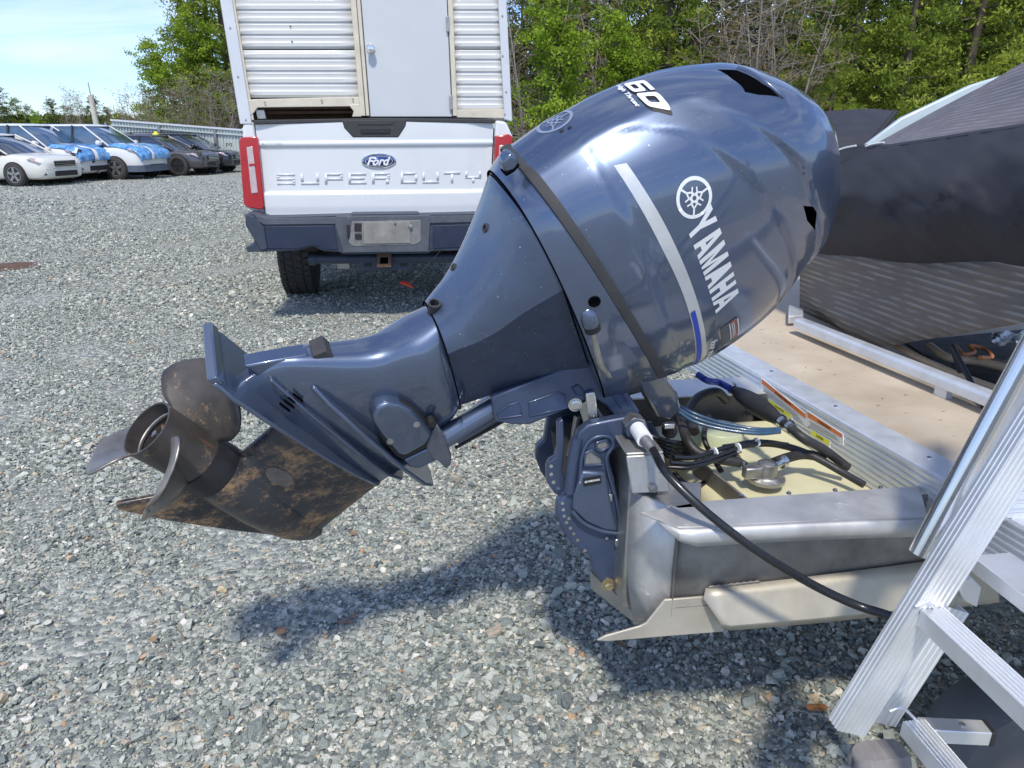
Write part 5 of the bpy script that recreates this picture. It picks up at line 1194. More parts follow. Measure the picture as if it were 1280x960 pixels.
# ================================================================== PARKED CARS
def car(name, label, nose_px, D, head, Lc, Wc, Hc, paintm, belt=.62, hood=.60, glass=glass_dark, suv=True, wrap=None, smashed=False, roof_rack=False, lower=None, group='damaged cars parked in the row'):
    """D: metres along the ground to the nose; head: azimuth of the nose (degrees from +Y towards +X)"""
    az_ = math.atan2(nose_px - 640, FPX / cos(PITCH)); nose = V((sin(az_), cos(az_), 0)) * (D / cos(az_)) if False else V((math.tan(az_) * D, D, 0))
    h = radians(head); fwd = V((sin(h), cos(h), 0)); ctr = nose - fwd * (Lc / 2)
    t = thing(name, ctr, label, 'car', group); t.rotation_euler = (0, 0, pi / 2 - h)
    hw = Wc / 2; zb = .22 if suv else .16; bz = Hc * belt; hz = Hc * hood
    def sec(x, w_, z0, z1, cr=.03):
        pr = [(0, z0), (w_ * .80, z0), (w_ * .95, z0 + .05), (w_ * 1.0, z0 + .20), (w_ * 1.005, z0 + (z1 - z0) * .55), (w_ * .985, z1 - .16), (w_ * .95, z1 - .05), (w_ * .86, z1), (w_ * .45, z1 + cr * .8), (0, z1 + cr)]
        return [V((x, y, z)) for y, z in pr] + [V((x, -y, z)) for y, z in pr[-2:0:-1]]
    xw = Lc * (.5 - .235); xr = -Lc * (.5 - (.03 if suv else .16))
    st = [(Lc * .5, hw * .62, zb + .16, hz - .26), (Lc * .493, hw * .74, zb + .08, hz - .17), (Lc * .475, hw * .86, zb + .02, hz - .09), (Lc * .44, hw * .94, zb, hz - .04), (Lc * .38, hw * .98, zb, hz - .01), (Lc * .32, hw, zb, hz + .02), (xw, hw, zb, bz), (Lc * .1, hw, zb, bz + .01), (-Lc * .1, hw, zb, bz + .03), (-Lc * .3, hw * .99, zb, bz + .05), (-Lc * .42, hw * .96, zb, bz + .05), (-Lc * .48, hw * .90, zb + .06, bz + .02), (-Lc * .5, hw * .78, zb + .14, bz - .08)]
    b = MB(); b.loft([sec(*q) for q in st]); b.build('car_body', paintm, t, 45, local=True, sub=1)
    # glasshouse
    def gr_(z, xf, xb, y_): 
        n = 6; return [V((xf, -y_ + .10, z)), V((xf + .03, 0, z)), V((xf, y_ - .10, z)), V((xf - .12, y_, z)), V((xb + .15, y_, z)), V((xb, y_ - .12, z)), V((xb, -y_ + .12, z)), V((xb + .15, -y_, z)), V((xf - .12, -y_, z))]
    zr = Hc - .06
    ra_, rb_ = Lc * (.5 - (.40 if suv else .42)), xr + (.22 if suv else .55)
    b = MB(); b.loft([gr_(bz - .02, xw + .12, xr, hw * .90), gr_((bz + zr) / 2, (xw + .12 + ra_) / 2 + .04, (xr + rb_) / 2 - .04, hw * .82), gr_(zr, ra_, rb_, hw * .70)]); b.build('window_glass', glass, t, 40, local=True)
    b = MB(); b.loft([gr_(zr - .01, ra_ + .04, rb_ - .03, hw * .725), gr_(zr + .03, ra_ - .02, rb_ + .02, hw * .68), gr_(zr + .055, ra_ - .25, rb_ + .25, hw * .5)]); b.build('roof', paintm, t, 50, local=True)
    for s in (-1, 1):
        b = MB()
        b.tube([V((xw + .06, s * hw * .885, bz)), V(((xw + ra_) / 2 + .02, s * hw * .815, (bz + zr) / 2)), V((ra_ - .06, s * hw * .72, zr + .01))], .026, 6)
        b.build('windscreen_pillar', paintm, t, 50, local=True)
        for xx in (Lc * .02, -Lc * .20):
            b = MB(); b.tube([V((xx, s * hw * .905, bz)), V((xx - .03, s * hw * .83, (bz + zr) / 2)), V((xx - .05, s * hw * .725, zr + .01))], .032, 6); b.build('door_pillar', MAT['black rubber'] if xx > 0 else paintm, t, 50, local=True)
        b = MB(); b.tube([V((xr + .16, s * hw * .89, bz)), V((rb_ + .1, s * hw * .72, zr))], .06, 6); b.build('rear_pillar', paintm, t, 50, local=True)
        b = MB(); b.tube([V((xw + .05, s * hw * .915, bz)), V((0, s * hw * .925, bz + .03)), V((xr + .15, s * hw * .91, bz + .06))], .014, 6); b.build('belt_trim', rubber, t, 50, local=True)
        # mirror
        b = MB(); b.lathe(V((xw - .18, s * (hw * .92), bz + .10)), V((0, s, 0)), [(0, .05), (.03, .07), (.16, .085), (.20, .05)], 12); b.build('door_mirror', paintm, t, 50, local=True)
        # door lines
        for xx in (Lc * .185, Lc * .0, -Lc * .22):
            b = MB(); b.tube([V((xx, s * (hw * 1.003 + .004), zb + .12)), V((xx, s * (hw * 1.003 + .006), (zb + bz) / 2)), V((xx - .01, s * (hw * .955), bz - .05))], .006, 4); b.build('door_gap', black_hole, t, local=True)
        # headlight
        b = MB(); y0 = hw * .52; hl = []
        for x, y, z in ((Lc * .497, y0, hz - .26), (Lc * .470, hw * .90, hz - .20), (Lc * .415, hw * .972, hz - .10), (Lc * .435, hw * .93, hz - .06), (Lc * .488, y0, hz - .16)): hl.append(V((x + .012, s * (y + .012), z)))
        b.prism(hl, V((-.10, -s * .10, 0))); b.build('headlight', clear_lens, t, local=True, bevel=.01)
        for xc in (Lc * .5 - .86, -Lc * .5 + .90):
            rw = .35 if suv else .315
            b = MB(); b.lathe(V((xc, s * (hw - .10), rw)), V((0, s, 0)), [(0, rw * 1.10), (.112, rw * 1.10)], 28); b.build('wheel_arch', rubber, t, 50, local=True)
            w_ = MB(); w_.lathe(V((xc, s * (hw - .15), rw)), V((0, s, 0)), [(0, rw * .3), (0, rw), (.03, rw * 1.0), (.165, rw), (.185, rw * .94), (.187, rw * .70), (.14, rw * .66)], 32); ty = w_.build('tyre', tyre_mat, t, 50, local=True)
            b = MB(); b.lathe(V((xc, s * (hw - .02), rw)), V((0, s, 0)), [(0, .02), (0, rw * .68), (.05, rw * .68), (.05, rw * .62), (.015, rw * .60), (.015, .02)], 28)
            for k in range(5):
                a = 2 * pi * k / 5 + .3; d = V((cos(a), 0, sin(a))); b.box(V((xc, s * (hw + .022), rw)) + d * rw * .36, d * rw * .30, V((0, .008, 0)), d.cross(V((0, 1, 0))) * .035)
            b.build('wheel_rim', steel_old if not smashed else rubber, ty, 40, local=True)
    # grille and bumper
    b = MB(); b.box(V((Lc * .5 + .008, 0, hz - .23)), V((.02, 0, 0)), V((0, hw * .42, 0)), V((0, 0, .075))); b.build('grille', rubber, t, local=True, bevel=.01)
    for k in range(3): b = MB(); b.box(V((Lc * .5 + .03, 0, hz - .28 + .05 * k)), V((.006, 0, 0)), V((0, hw * .40, 0)), V((0, 0, .007))); b.build('grille_bar', chrome, t, local=True)
    b = MB(); b.box(V((Lc * .5 - .02, 0, zb + .17)), V((.04, 0, 0)), V((0, hw * .45, 0)), V((0, 0, .07))); b.build('lower_intake', rubber, t, local=True, bevel=.01)
    for s in (-1, 1): b = MB(); b.box(V((Lc * .485, s * hw * .66, zb + .18)), V((.03, -s * .02, 0)), V((.02 * -s, hw * .12, 0)), V((0, 0, .045))); b.build('fog_lamp_recess', rubber, t, local=True, bevel=.01)
    if lower:
        b = MB(); b.loft([[V((x, s * y, z)) for s, y, z in ((1, w_ * 1.012, zb + .22), (1, w_ * 1.0, zb + .02), (-1, w_ * 1.0, zb + .02), (-1, w_ * 1.012, zb + .22))] for x, w_ in ((Lc * .505, hw * .66), (Lc * .48, hw * .88), (Lc * .43, hw * .96), (Lc * .3, hw), (-Lc * .3, hw), (-Lc * .45, hw * .96))]); b.build('lower_cladding', lower, t, 45, local=True)
    if roof_rack:
        for s in (-1, 1): b = MB(); b.tube([V((ra_ - .1, s * hw * .64, zr + .08)), V((rb_ + .2, s * hw * .64, zr + .08))], .018, 6); b.build('roof_rail', rubber, t, 50, local=True)
    if wrap:
        for (ya, yb, nm, mt, xa, lift) in wrap:
            rows = []
            for i in range(15):
                q = i / 14
                # path: over hood forward then down the nose
                if q < .6: x = nlerp(xa, Lc * .485, q / .6); z = nlerp(hz + .05, hz - .08, (q / .6) ** 2)
                else: x = nlerp(Lc * .485, Lc * .515, (q - .6) / .2 if q < .8 else 1); z = nlerp(hz - .08, hz - .44, (q - .6) / .4)
                row = []
                for j in range(15):
                    y = nlerp(ya, yb, j / 14) * hw; drop = .30 * max(0, abs(y) / hw - .80) ** 1.0 * 2; xin = .20 * max(0, abs(y) / hw - .5)
                    nz = mnoise.noise(V((x * 5, y * 5, z * 5 + D))) * .03
                    row.append(V((x - xin + lift * (q > .6) + nz, y * 1.0, z + lift - drop + nz)))
                rows.append(row)
            b = MB(); b.grid(rows); b.build(nm, mt, t, 80, local=True, solid=.004)
    if smashed:
        for k in range(16):
            c = V((Lc * .5 - rng.uniform(.0, .35), rng.uniform(-hw, hw) * .95, rng.uniform(zb + .02, hz - .1))); a, bq = rng.uniform(0, 6.3), rng.uniform(.06, .2)
            b = MB(); d1 = V((cos(a), sin(a), rng.uniform(-1, 1))).normalized(); d2 = d1.orthogonal().normalized()
            b.prism([c + d1 * bq, c + d2 * bq * .7, c - d1 * bq * .8 + d2 * .03, c - d2 * bq * .5], d1.cross(d2) * .02); b.build('crumpled_panel', [rubber, under_dark, steel_old, paintm][k % 4], t, local=True)
    return t
car_white = material('pearl white paint', (.72, .72, .70), .2, 0, .03, 2, coat=.9)
car_cream = material('off white paint', (.70, .69, .62), .25, 0, .04, 2, coat=.8, dirt=((.18, .12, .08), .72, 2.2))
car_blue = material('steel blue paint', (.13, .17, .25), .25, .5, .08, 2, coat=.8)
car_grey = material('graphite grey paint', (.11, .105, .11), .28, .5, .1, 2, coat=.7)
car_black = material('near black paint', (.022, .026, .034), .2, .3, .1, 2, coat=.9)
clad = material('grey cladding', (.10, .12, .16), .5, 0, .1)
HD = 96
car('white_sedan', 'off white sedan with long headlight at the left picture edge, nearest of the parked row', 74, 21.6, HD + 4, 4.8, 1.85, 1.42, car_cream, .60, .585, suv=False)
car('white_van', 'white car with torn front end under blue film, right behind the off white sedan', 117, 23.6, HD, 4.6, 1.88, 1.70, car_white, .60, .60, glass_blue, wrap=[(-.95, -.30, 'film_patch', blue_wrap, 1.4, .03), (-.30, -.12, 'tape_band', white_tape, 1.1, .045), (-.12, .9, 'film_patch', blue_wrap, 1.5, .035)], smashed=True)
car('blue_grey_suv', 'blue grey car with chrome barred grille between the two blue film covered cars', 136, 25.6, HD, 4.6, 1.85, 1.70, car_blue, .60, .60, glass_blue)
car('white_crossover', 'white crossover with grey lower cladding, alloy wheel and blue film on its hood', 191, 24.9, HD, 4.65, 1.88, 1.70, car_white, .60, .60, glass_blue, lower=clad, wrap=[(-.95, -.45, 'film_patch', blue_wrap, 1.3, .03), (-.45, -.30, 'tape_band', white_tape, .95, .045), (-.30, .9, 'film_patch', blue_wrap, 1.5, .035)])
car('dark_hatchback', 'dark blue car mostly hidden behind the white crossover', 214, 27.6, HD, 4.5, 1.8, 1.45, car_black, .61, .58)
car('wrecked_wagon', 'graphite grey car with crushed front end and bare black wheel', 262, 27.2, HD - 2, 4.6, 1.8, 1.38, car_grey, .62, .60, smashed=True)
car('black_suv', 'black car with roof rails parked farthest right before the pale metal fence', 295, 29.0, HD - 4, 4.6, 1.85, 1.42, car_black, .62, .58, roof_rack=True)
# yellow tag on a roof
yt = thing('yellow_roof_tag', V((-11.9, 28.2, 1.50)), 'small yellow strobe shaped marker on the roof of the grey wrecked car', 'marker')
b = MB(); b.lathe(V((-12.9, 27.6, 1.38)), Z, [(0, .12), (.03, .11), (.05, .06), (.09, .05), (.10, .03)], 14); b.build('marker_cap', yellow, yt, 50)

# ================================================================== FENCE, POLES
FD0, FD1 = 31.0, 30.0
def fpt(px, py, D): r = ray(px, py); t = D / r.y; return CP + r * t
fa, fb_ = fpt(139, 149, FD0), fpt(420, 170.5, FD1)
fence = thing('metal_fence', V((fa.x, fa.y, 0)), 'long pale green ribbed metal fence behind the parked cars', 'fence')
NF = 12; per = 1 / NF
for k in range(NF):
    b = MB(); ta_, tb_ = k * per, (k + 1) * per - .002; n = 6; rows = []
    prof_ = []
    for i in range(n):
        for q, dd in ((0, 0), (.62, 0), (.72, .045), (.90, .045)): prof_.append((ta_ + (tb_ - ta_) * (i + q) / n, dd))
    prof_.append((tb_, 0))
    for s in (0, 1): rows.append([fa.lerp(fb_, t) + V((0, -dd, 0)) - Z * (s * (fa.lerp(fb_, t).z + .05)) for t, dd in prof_])
    b.grid(rows); b.build('fence_panel', fence_metal, fence, solid=.006)
b = MB(); d_ = fb_ - fa; nrm = V((0, -1, 0)); b.box((fa + fb_) / 2 - Z * .03 - V((0, .06, 0)), d_ / 2, V((0, .03, 0)), Z * .035); b.build('top_rail', white_trim, fence)
b = MB(); b.box((fa + fb_) / 2 - Z * .22 - V((0, .07, 0)), d_ / 2, V((0, .03, 0)), Z * .03); b.build('cross_rail', fence_metal, fence)
for t in (.22, .47, .72):
    c = fa.lerp(fb_, t); b = MB(); b.box(V((c.x, c.y - .12, c.z / 2 - .08)), V((.045, 0, 0)), V((0, .045, 0)), Z * (c.z / 2 - .02)); b.build('fence_post', steel_old, fence)
sg_ = thing('fence_sign', fpt(286, 182, 29.6), 'small dark lettering mark painted high on the metal fence beside the pickup', 'sign')
def bars(x0, y0, x1, y1, rs):
    v = []; f = []
    for a, c, d, e in rs: n = len(v); v += [(a, c), (d, c), (d, e), (a, e)]; f.append((n, n + 1, n + 2, n + 3))
    return v, f
decal('sign_mark', ink, sg_, [fpt(282.5, 183.5, 29.85), fpt(290, 183.5, 29.85), fpt(290, 179, 29.85), fpt(282.5, 179, 29.85)], bars(0, 0, 1, 1, [(0, 0, .14, 1), (.14, .82, .42, 1), (.33, .3, .45, .82), (.55, .3, .67, .82), (.58, .82, .86, 1), (.86, 0, 1, 1)]))
pole = thing('utility_pole', fpt(122, 165, 40), 'short white wooden pole standing behind the parked cars', 'pole')
pb = fpt(123, 165, 40); b = MB(); b.tube([V((pb.x, 40, 0)), V((pb.x - .06, 40, 3.3))], [.17, .13], 10); b.build('pole_shaft', material('pale pole', (.55, .52, .46), .8, 0, .2, 5), pole, 50)
b = MB(); b.tube([V((pb.x - .06, 40, 3.2)), V((pb.x - .08, 40, 3.9))], .025, 6); b.build('pole_rod', steel_old, pole)
for x_, s_ in ((134, 'thin grey post left of the fence end'),):
    q = fpt(x_, 165, 36); o = thing('gate_post', V((q.x, q.y, 0)), s_, 'post'); b = MB(); b.tube([V((q.x, q.y, 0)), V((q.x, q.y, 1.9))], .07, 8); b.build('post_shaft', steel_old, o, 50)

# ================================================================== COVERED BOAT AND CARS BEYOND THE OUTBOARD
nb = thing('covered_boat', fpt(1065, 190, 6.0), 'black covered boat with a pale side stripe just behind the mooring cover', 'boat')
def bp(px, py, D): return fpt(px, py, D)
b = MB(); rows = []
for i in range(15):
    t = i / 14; x = nlerp(1004, 1118, t); yt = np.interp(x, [1004, 1022, 1050, 1118], [172, 150, 139, 137]) + 2 * sin(t * 7); row = []
    for j in range(9):
        q = j / 8; row.append(fpt(x - 22 * q * (1 - t), nlerp(yt, 200, q), 6.6 - .9 * sin(q * pi * .6) + .06 * mnoise.noise(V((t * 5, q * 4, 1)))))
    rows.append([row[0] + V((0, 1.4, 0))] + row + [V((row[-1].x, row[-1].y, .5))])
b.grid(rows); b.build('boat_canvas', navy_fabric, nb, 80, solid=.004)
b = MB(); b.tube([fpt(1120, 140, 5.9), fpt(1084, 184, 5.7)], .02, 8); b.build('canvas_edge', rubber, nb, 60)
b = MB(); b.prism([fpt(x, y, 5.6) for x, y in [(1076, 186), (1128, 147), (1215, 106), (1300, 80), (1300, 130), (1170, 160), (1112, 186)]], V((0, .05, 0))); b.build('hull_panel', material('pale blue panel', (.50, .58, .60), .3, 0, .08, 4, coat=.4), nb, bevel=.01)
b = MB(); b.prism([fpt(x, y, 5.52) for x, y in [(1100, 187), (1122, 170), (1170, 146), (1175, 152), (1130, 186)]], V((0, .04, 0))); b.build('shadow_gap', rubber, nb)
b = MB(); b.box(V((bp(1090, 190, 6.3).x, 6.6, .45)), V((.9, 0, 0)), V((0, .5, 0)), V((0, 0, .42))); b.build('hull', car_black, nb, bevel=.08)
car('silver_hatchback', 'silver car whose windscreen shows between the outboard cover and the black canvas', 1004, 10.5, 250, 4.4, 1.8, 1.50, material('silver paint', (.42, .45, .48), .25, .6, .05, coat=.8), .60, .58, glass_blue, suv=False, group='cars parked beyond the boats')

# ================================================================== GROUND AND GRAVEL
def ground_material():
    m = bpy.data.materials.new('gravel ground'); m.use_nodes = True; nt = m.node_tree; nt.nodes.clear(); N = nt.nodes.new; Lk = nt.links.new
    o = N('ShaderNodeOutputMaterial'); b = N('ShaderNodeBsdfPrincipled'); Lk(b.outputs[0], o.inputs[0]); b.inputs['Roughness'].default_value = .85
    t = N('ShaderNodeTexCoord'); prev = None
    v = N('ShaderNodeTexVoronoi'); v.inputs['Scale'].default_value = 42; Lk(t.outputs['Object'], v.inputs['Vector'])
    sx = N('ShaderNodeSeparateXYZ'); Lk(v.outputs['Color'], sx.inputs[0])
    r = N('ShaderNodeValToRGB'); cr = r.color_ramp; cr.elements[0].position = 0; cr.elements[0].color = (.16, .18, .19, 1); cr.elements[1].position = 1; cr.elements[1].color = (.58, .59, .57, 1)
    for p_, c_ in ((.3, (.255, .275, .245)), (.6, (.375, .395, .35)), (.86, (.48, .49, .43)), (.93, (.50, .42, .30))): e = cr.elements.new(p_); e.color = (*c_, 1)
    Lk(sx.outputs[0], r.inputs[0])
    n = N('ShaderNodeTexNoise'); n.inputs['Scale'].default_value = .35; n.inputs['Detail'].default_value = 10; n.inputs['Roughness'].default_value = .65; Lk(t.outputs['Object'], n.inputs['Vector'])
    r2 = N('ShaderNodeValToRGB'); r2.color_ramp.elements[0].position = .45; r2.color_ramp.elements[1].position = .75; Lk(n.outputs['Fac'], r2.inputs[0])
    mx = N('ShaderNodeMixRGB'); mx.inputs['Color2'].default_value = (.34, .32, .27, 1); ml = N('ShaderNodeMath'); ml.operation = 'MULTIPLY'; ml.inputs[1].default_value = .6; Lk(r2.outputs[0], ml.inputs[0]); Lk(ml.outputs[0], mx.inputs['Fac']); Lk(r.outputs[0], mx.inputs['Color1'])
    Lk(mx.outputs[0], b.inputs['Base Color'])
    bm = N('ShaderNodeBump'); bm.inputs['Strength'].default_value = .4; bm.inputs['Distance'].default_value = .012; inv = N('ShaderNodeMath'); inv.operation = 'MULTIPLY_ADD'; inv.inputs[1].default_value = -30; Lk(v.outputs['Distance'], inv.inputs[0]); Lk(sx.outputs[1], inv.inputs[2]); Lk(inv.outputs[0], bm.inputs['Height']); Lk(bm.outputs[0], b.inputs['Normal'])
    return m
gm = ground_material()
b = MB(); NG = 64; b.add([V((0, 60, 0))] + [V((900 * cos(2 * pi * k / NG), 60 + 900 * sin(2 * pi * k / NG), 0)) for k in range(NG)], [(0, 1 + k, 1 + (k + 1) % NG) for k in range(NG)])
tag(b.build('ground', gm), kind='structure')
# stones
def stone_mesh(i):
    r = np.random.default_rng(100 + i); bm = bmesh.new(); n = r.integers(11, 16)
    p = r.normal(size=(n, 3)); p /= np.linalg.norm(p, axis=1)[:, None]; p *= np.array([1, r.uniform(.62, .95), r.uniform(.38, .72)]) * r.uniform(.85, 1.1, (n, 1))
    for q in p: bm.verts.new(q)
    bmesh.ops.convex_hull(bm, input=bm.verts); 
    for v in [v for v in bm.verts if not v.link_faces]: bm.verts.remove(v)
    me = bpy.data.meshes.new('stone'); bm.to_mesh(me); bm.free(); return me
sm_ = bpy.data.materials.new('crushed stone'); sm_.use_nodes = True; nt = sm_.node_tree; nt.nodes.clear(); N = nt.nodes.new
o_ = N('ShaderNodeOutputMaterial'); b_ = N('ShaderNodeBsdfPrincipled'); L2 = nt.links.new; L2(b_.outputs[0], o_.inputs[0]); b_.inputs['Roughness'].default_value = .72
at_ = N('ShaderNodeAttribute'); at_.attribute_type = 'INSTANCER'; at_.attribute_name = 'tone'
r_ = N('ShaderNodeValToRGB'); cr = r_.color_ramp; cr.elements[0].position = 0; cr.elements[0].color = (.12, .14, .145, 1); cr.elements[1].position = 1; cr.elements[1].color = (.78, .74, .64, 1)
for p_, c_ in ((.25, (.235, .262, .235)), (.50, (.365, .392, .345)), (.72, (.50, .515, .445)), (.84, (.65, .635, .55)), (.89, (.42, .35, .27)), (.94, (.66, .53, .33)), (.975, (.52, .26, .12))): e = cr.elements.new(p_); e.color = (*c_, 1)
L2(at_.outputs['Fac'], r_.inputs[0])
tc_2 = N('ShaderNodeTexCoord'); nz = N('ShaderNodeTexNoise'); nz.inputs['Scale'].default_value = 2.6; nz.inputs['Detail'].default_value = 6; L2(tc_2.outputs['Object'], nz.inputs['Vector'])
mr_ = N('ShaderNodeMapRange'); mr_.inputs[3].default_value = .72; mr_.inputs[4].default_value = 1.25; L2(nz.outputs['Fac'], mr_.inputs[0])
vm = N('ShaderNodeVectorMath'); vm.operation = 'SCALE'; L2(r_.outputs[0], vm.inputs[0]); L2(mr_.outputs[0], vm.inputs['Scale']); L2(vm.outputs[0], b_.inputs['Base Color'])
bmp = N('ShaderNodeBump'); bmp.inputs['Strength'].default_value = .35; bmp.inputs['Distance'].default_value = .3; L2(nz.outputs['Fac'], bmp.inputs['Height']); L2(bmp.outputs[0], b_.inputs['Normal'])
stones = bpy.data.collections.new('stone shapes')
for i in range(14):
    me = stone_mesh(i); me.materials.append(sm_); o = bpy.data.objects.new('stone_shape', me); stones.objects.link(o)
def scatter(n, dmin, dmax, rmin, rmed, spread, wdg):
    """points in the viewed wedge, uniform per area"""
    d = np.sqrt(rng.uniform(dmin**2, dmax**2, n)); a = rng.uniform(-wdg, wdg, n); x = d * a * 1.02; y = d
    r = np.clip(rmed * np.exp(rng.normal(0, spread, n)), rmin, .034); return x, y, r
parts_ = [scatter(60000, 1.0, 3.6, .003, .0042, .3, .96), scatter(90000, 1.0, 3.2, .003, .0068, .46, .96), scatter(150000, 3.2, 6.0, .004, .0082, .36, .86), scatter(170000, 6.0, 13.0, .007, .0138, .30, .80), scatter(26000, 13.0, 17, .010, .021, .30, .80), scatter(12000, 17, 23, .010, .024, .3, .8), scatter(4500, 23, 30, .012, .026, .3, .8)]
x = np.concatenate([p[0] for p in parts_]); y = np.concatenate([p[1] for p in parts_]); r = np.concatenate([p[2] for p in parts_])
# fine dusty patches where few stones show
def fn(x, y, k): return np.sin(x * 2.1 * k + 1.3) * np.cos(y * 1.7 * k - .6) + .6 * np.sin(x * 4.7 * k - y * 3.9 * k + 2.) + .4 * np.sin(x * 9.1 * k + y * 7.3 * k)
fld = fn(x, y, 1.0); fine = np.clip((fld - .75) / .5, 0, 1); r = r * (1 - .45 * fine); keep = rng.uniform(size=len(x)) < 1 - .15 * fine
big = fn(x * .7 + 3, y * .7, 1.3); r *= np.clip(1 + .22 * big, .65, 1.45)
x, y, r = x[keep], y[keep], r[keep]
nP = len(x); me = bpy.data.meshes.new('gravel_stones'); me.vertices.add(nP)
co = np.zeros((nP, 3), np.float32); co[:, 0] = x; co[:, 1] = y; co[:, 2] = r * .22 + np.clip(rng.normal(0, .003, nP), -.003, .010); me.vertices.foreach_set('co', co.ravel())
def att(n, v, ty='FLOAT'): a = me.attributes.new(n, ty, 'POINT'); a.data.foreach_set('vector' if ty == 'FLOAT_VECTOR' else 'value', np.ascontiguousarray(v).ravel())
att('size', r.astype(np.float32)); att('tone', np.clip(rng.beta(1.3, 1.35, nP) * .90 + (rng.uniform(size=nP) < .10) * rng.uniform(.3, .6, nP), 0, 1).astype(np.float32))
att('turn', np.c_[rng.normal(0, .45, nP), rng.normal(0, .45, nP), rng.uniform(0, 6.28, nP)].astype(np.float32), 'FLOAT_VECTOR'); att('pick', rng.integers(0, 14, nP).astype(np.int32), 'INT')
go = bpy.data.objects.new('gravel', me); col.objects.link(go); tag(go, 'loose blue grey crushed stone gravel covering the lot', 'gravel', kind='stuff')
ng = bpy.data.node_groups.new('stones', 'GeometryNodeTree'); ng.interface.new_socket('Geometry', in_out='INPUT', socket_type='NodeSocketGeometry'); ng.interface.new_socket('Geometry', in_out='OUTPUT', socket_type='NodeSocketGeometry')
G = ng.nodes.new; gi, go_ = G('NodeGroupInput'), G('NodeGroupOutput'); inst = G('GeometryNodeInstanceOnPoints'); ci = G('GeometryNodeCollectionInfo'); ci.inputs['Collection'].default_value = stones; ci.inputs['Separate Children'].default_value = True; ci.inputs['Reset Children'].default_value = True
def na_(n, ty): a = G('GeometryNodeInputNamedAttribute'); a.data_type = ty; a.inputs['Name'].default_value = n; return a
s_, tn, pk = na_('size', 'FLOAT'), na_('turn', 'FLOAT_VECTOR'), na_('pick', 'INT')
m2p = G('GeometryNodeMeshToPoints'); l3 = ng.links.new
l3(gi.outputs[0], m2p.inputs['Mesh']); l3(m2p.outputs[0], inst.inputs['Points']); l3(ci.outputs[0], inst.inputs['Instance']); inst.inputs['Pick Instance'].default_value = True
l3([o for o in pk.outputs if o.enabled][0], inst.inputs['Instance Index']); l3([o for o in tn.outputs if o.enabled][0], inst.inputs['Rotation']); l3([o for o in s_.outputs if o.enabled][0], inst.inputs['Scale']); l3(inst.outputs[0], go_.inputs[0])
md = go.modifiers.new('stones', 'NODES'); md.node_group = ng
# rusty cover in the gravel
mh = zp(12, 333, .01); b = MB(); b.lathe(V((mh.x, mh.y, 0)), Z, [(0, .28), (.012, .28), (.014, .26), (.012, .2), (.015, .18), (.015, 0)], 32); tag(b.build('manhole_cover', rust, None, 40), 'round rusty brown cover set flush in the gravel at the left edge', 'manhole cover')
# dry litter on the gravel
b = MB()
for k in range(70):
    y_ = rng.uniform(1.4, 6); x_ = y_ * rng.uniform(-.75, .6); a = rng.uniform(0, 6.28); l_ = rng.uniform(.012, .045); z_ = .014
    d_ = V((cos(a), sin(a), rng.uniform(-.1, .1)))
    if k % 2: b.tube([V((x_, y_, z_)), V((x_, y_, z_ + .004)) + d_ * l_, V((x_, y_, z_)) + d_ * l_ * 2], [.0012, .0016, .0008], 5)
    else: s2_ = V((-d_.y, d_.x, .2)) * l_ * .35; c_ = V((x_, y_, z_ + .004)); b.add([c_ - d_ * l_ * .6, c_ + s2_ + Z * .004, c_ + d_ * l_ * .6, c_ - s2_], [(0, 1, 2, 3)])
tag(b.build('plant_litter', material('dry litter', (.24, .15, .085), .85, 0, .4, 30)), 'small dry twigs and leaves strewn over the gravel', 'plant litter', kind='stuff')
# odd flat items on gravel
for (px_, py_, sz, mt, nm, lb, ct) in [(1021, 884, .020, material('orange leaf', (.42, .17, .05), .7), 'fallen_leaf', 'orange brown leaf on the gravel left of the ladder foot', 'leaf'), (432, 777, .016, material('brown leaf', (.20, .13, .10), .7), 'fallen_leaf', 'small brown leaf on the open gravel below the propeller', 'leaf')]:
    c = zp(px_, py_, .022); b = MB(); pts_ = [c + V((cos(a) * sz * (1 + .4 * cos(2 * a)), sin(a) * sz * .7, .004 * sin(3 * a))) for a in np.linspace(0, 2 * pi, 13)[:-1]]; b.add(pts_ + [c + Z * .006], [(i, (i + 1) % 12, 12) for i in range(12)]); tag(b.build(nm, mt, None, solid=.001), lb, ct)

# ================================================================== TREES
def leaf_mat(name, ramp):
    m = bpy.data.materials.new(name); m.use_nodes = True; nt = m.node_tree; nt.nodes.clear(); N = nt.nodes.new; Lk = nt.links.new
    o = N('ShaderNodeOutputMaterial'); d = N('ShaderNodeBsdfDiffuse'); t = N('ShaderNodeBsdfTranslucent'); mx = N('ShaderNodeMixShader'); mx.inputs[0].default_value = .38
    a = N('ShaderNodeAttribute'); a.attribute_name = 'tone'; r = N('ShaderNodeValToRGB'); r.color_ramp.elements[0].color = (*ramp[0], 1); r.color_ramp.elements[1].color = (*ramp[-1], 1)
    for i, c in enumerate(ramp[1:-1]): e = r.color_ramp.elements.new((i + 1) / (len(ramp) - 1)); e.color = (*c, 1)
    Lk(a.outputs['Fac'], r.inputs[0]); Lk(r.outputs[0], d.inputs[0]); Lk(r.outputs[0], t.inputs[0]); Lk(d.outputs[0], mx.inputs[1]); Lk(t.outputs[0], mx.inputs[2]); Lk(mx.outputs[0], o.inputs[0]); return m
pine_m = leaf_mat('pine needles', [(.06, .10, .02), (.22, .29, .045), (.44, .50, .09)])
dark_m = leaf_mat('dark evergreen leaves', [(.045, .065, .02), (.12, .155, .042), (.24, .265, .08)])
spring_m = leaf_mat('spring green leaves', [(.12, .20, .02), (.26, .38, .04), (.42, .52, .08)])
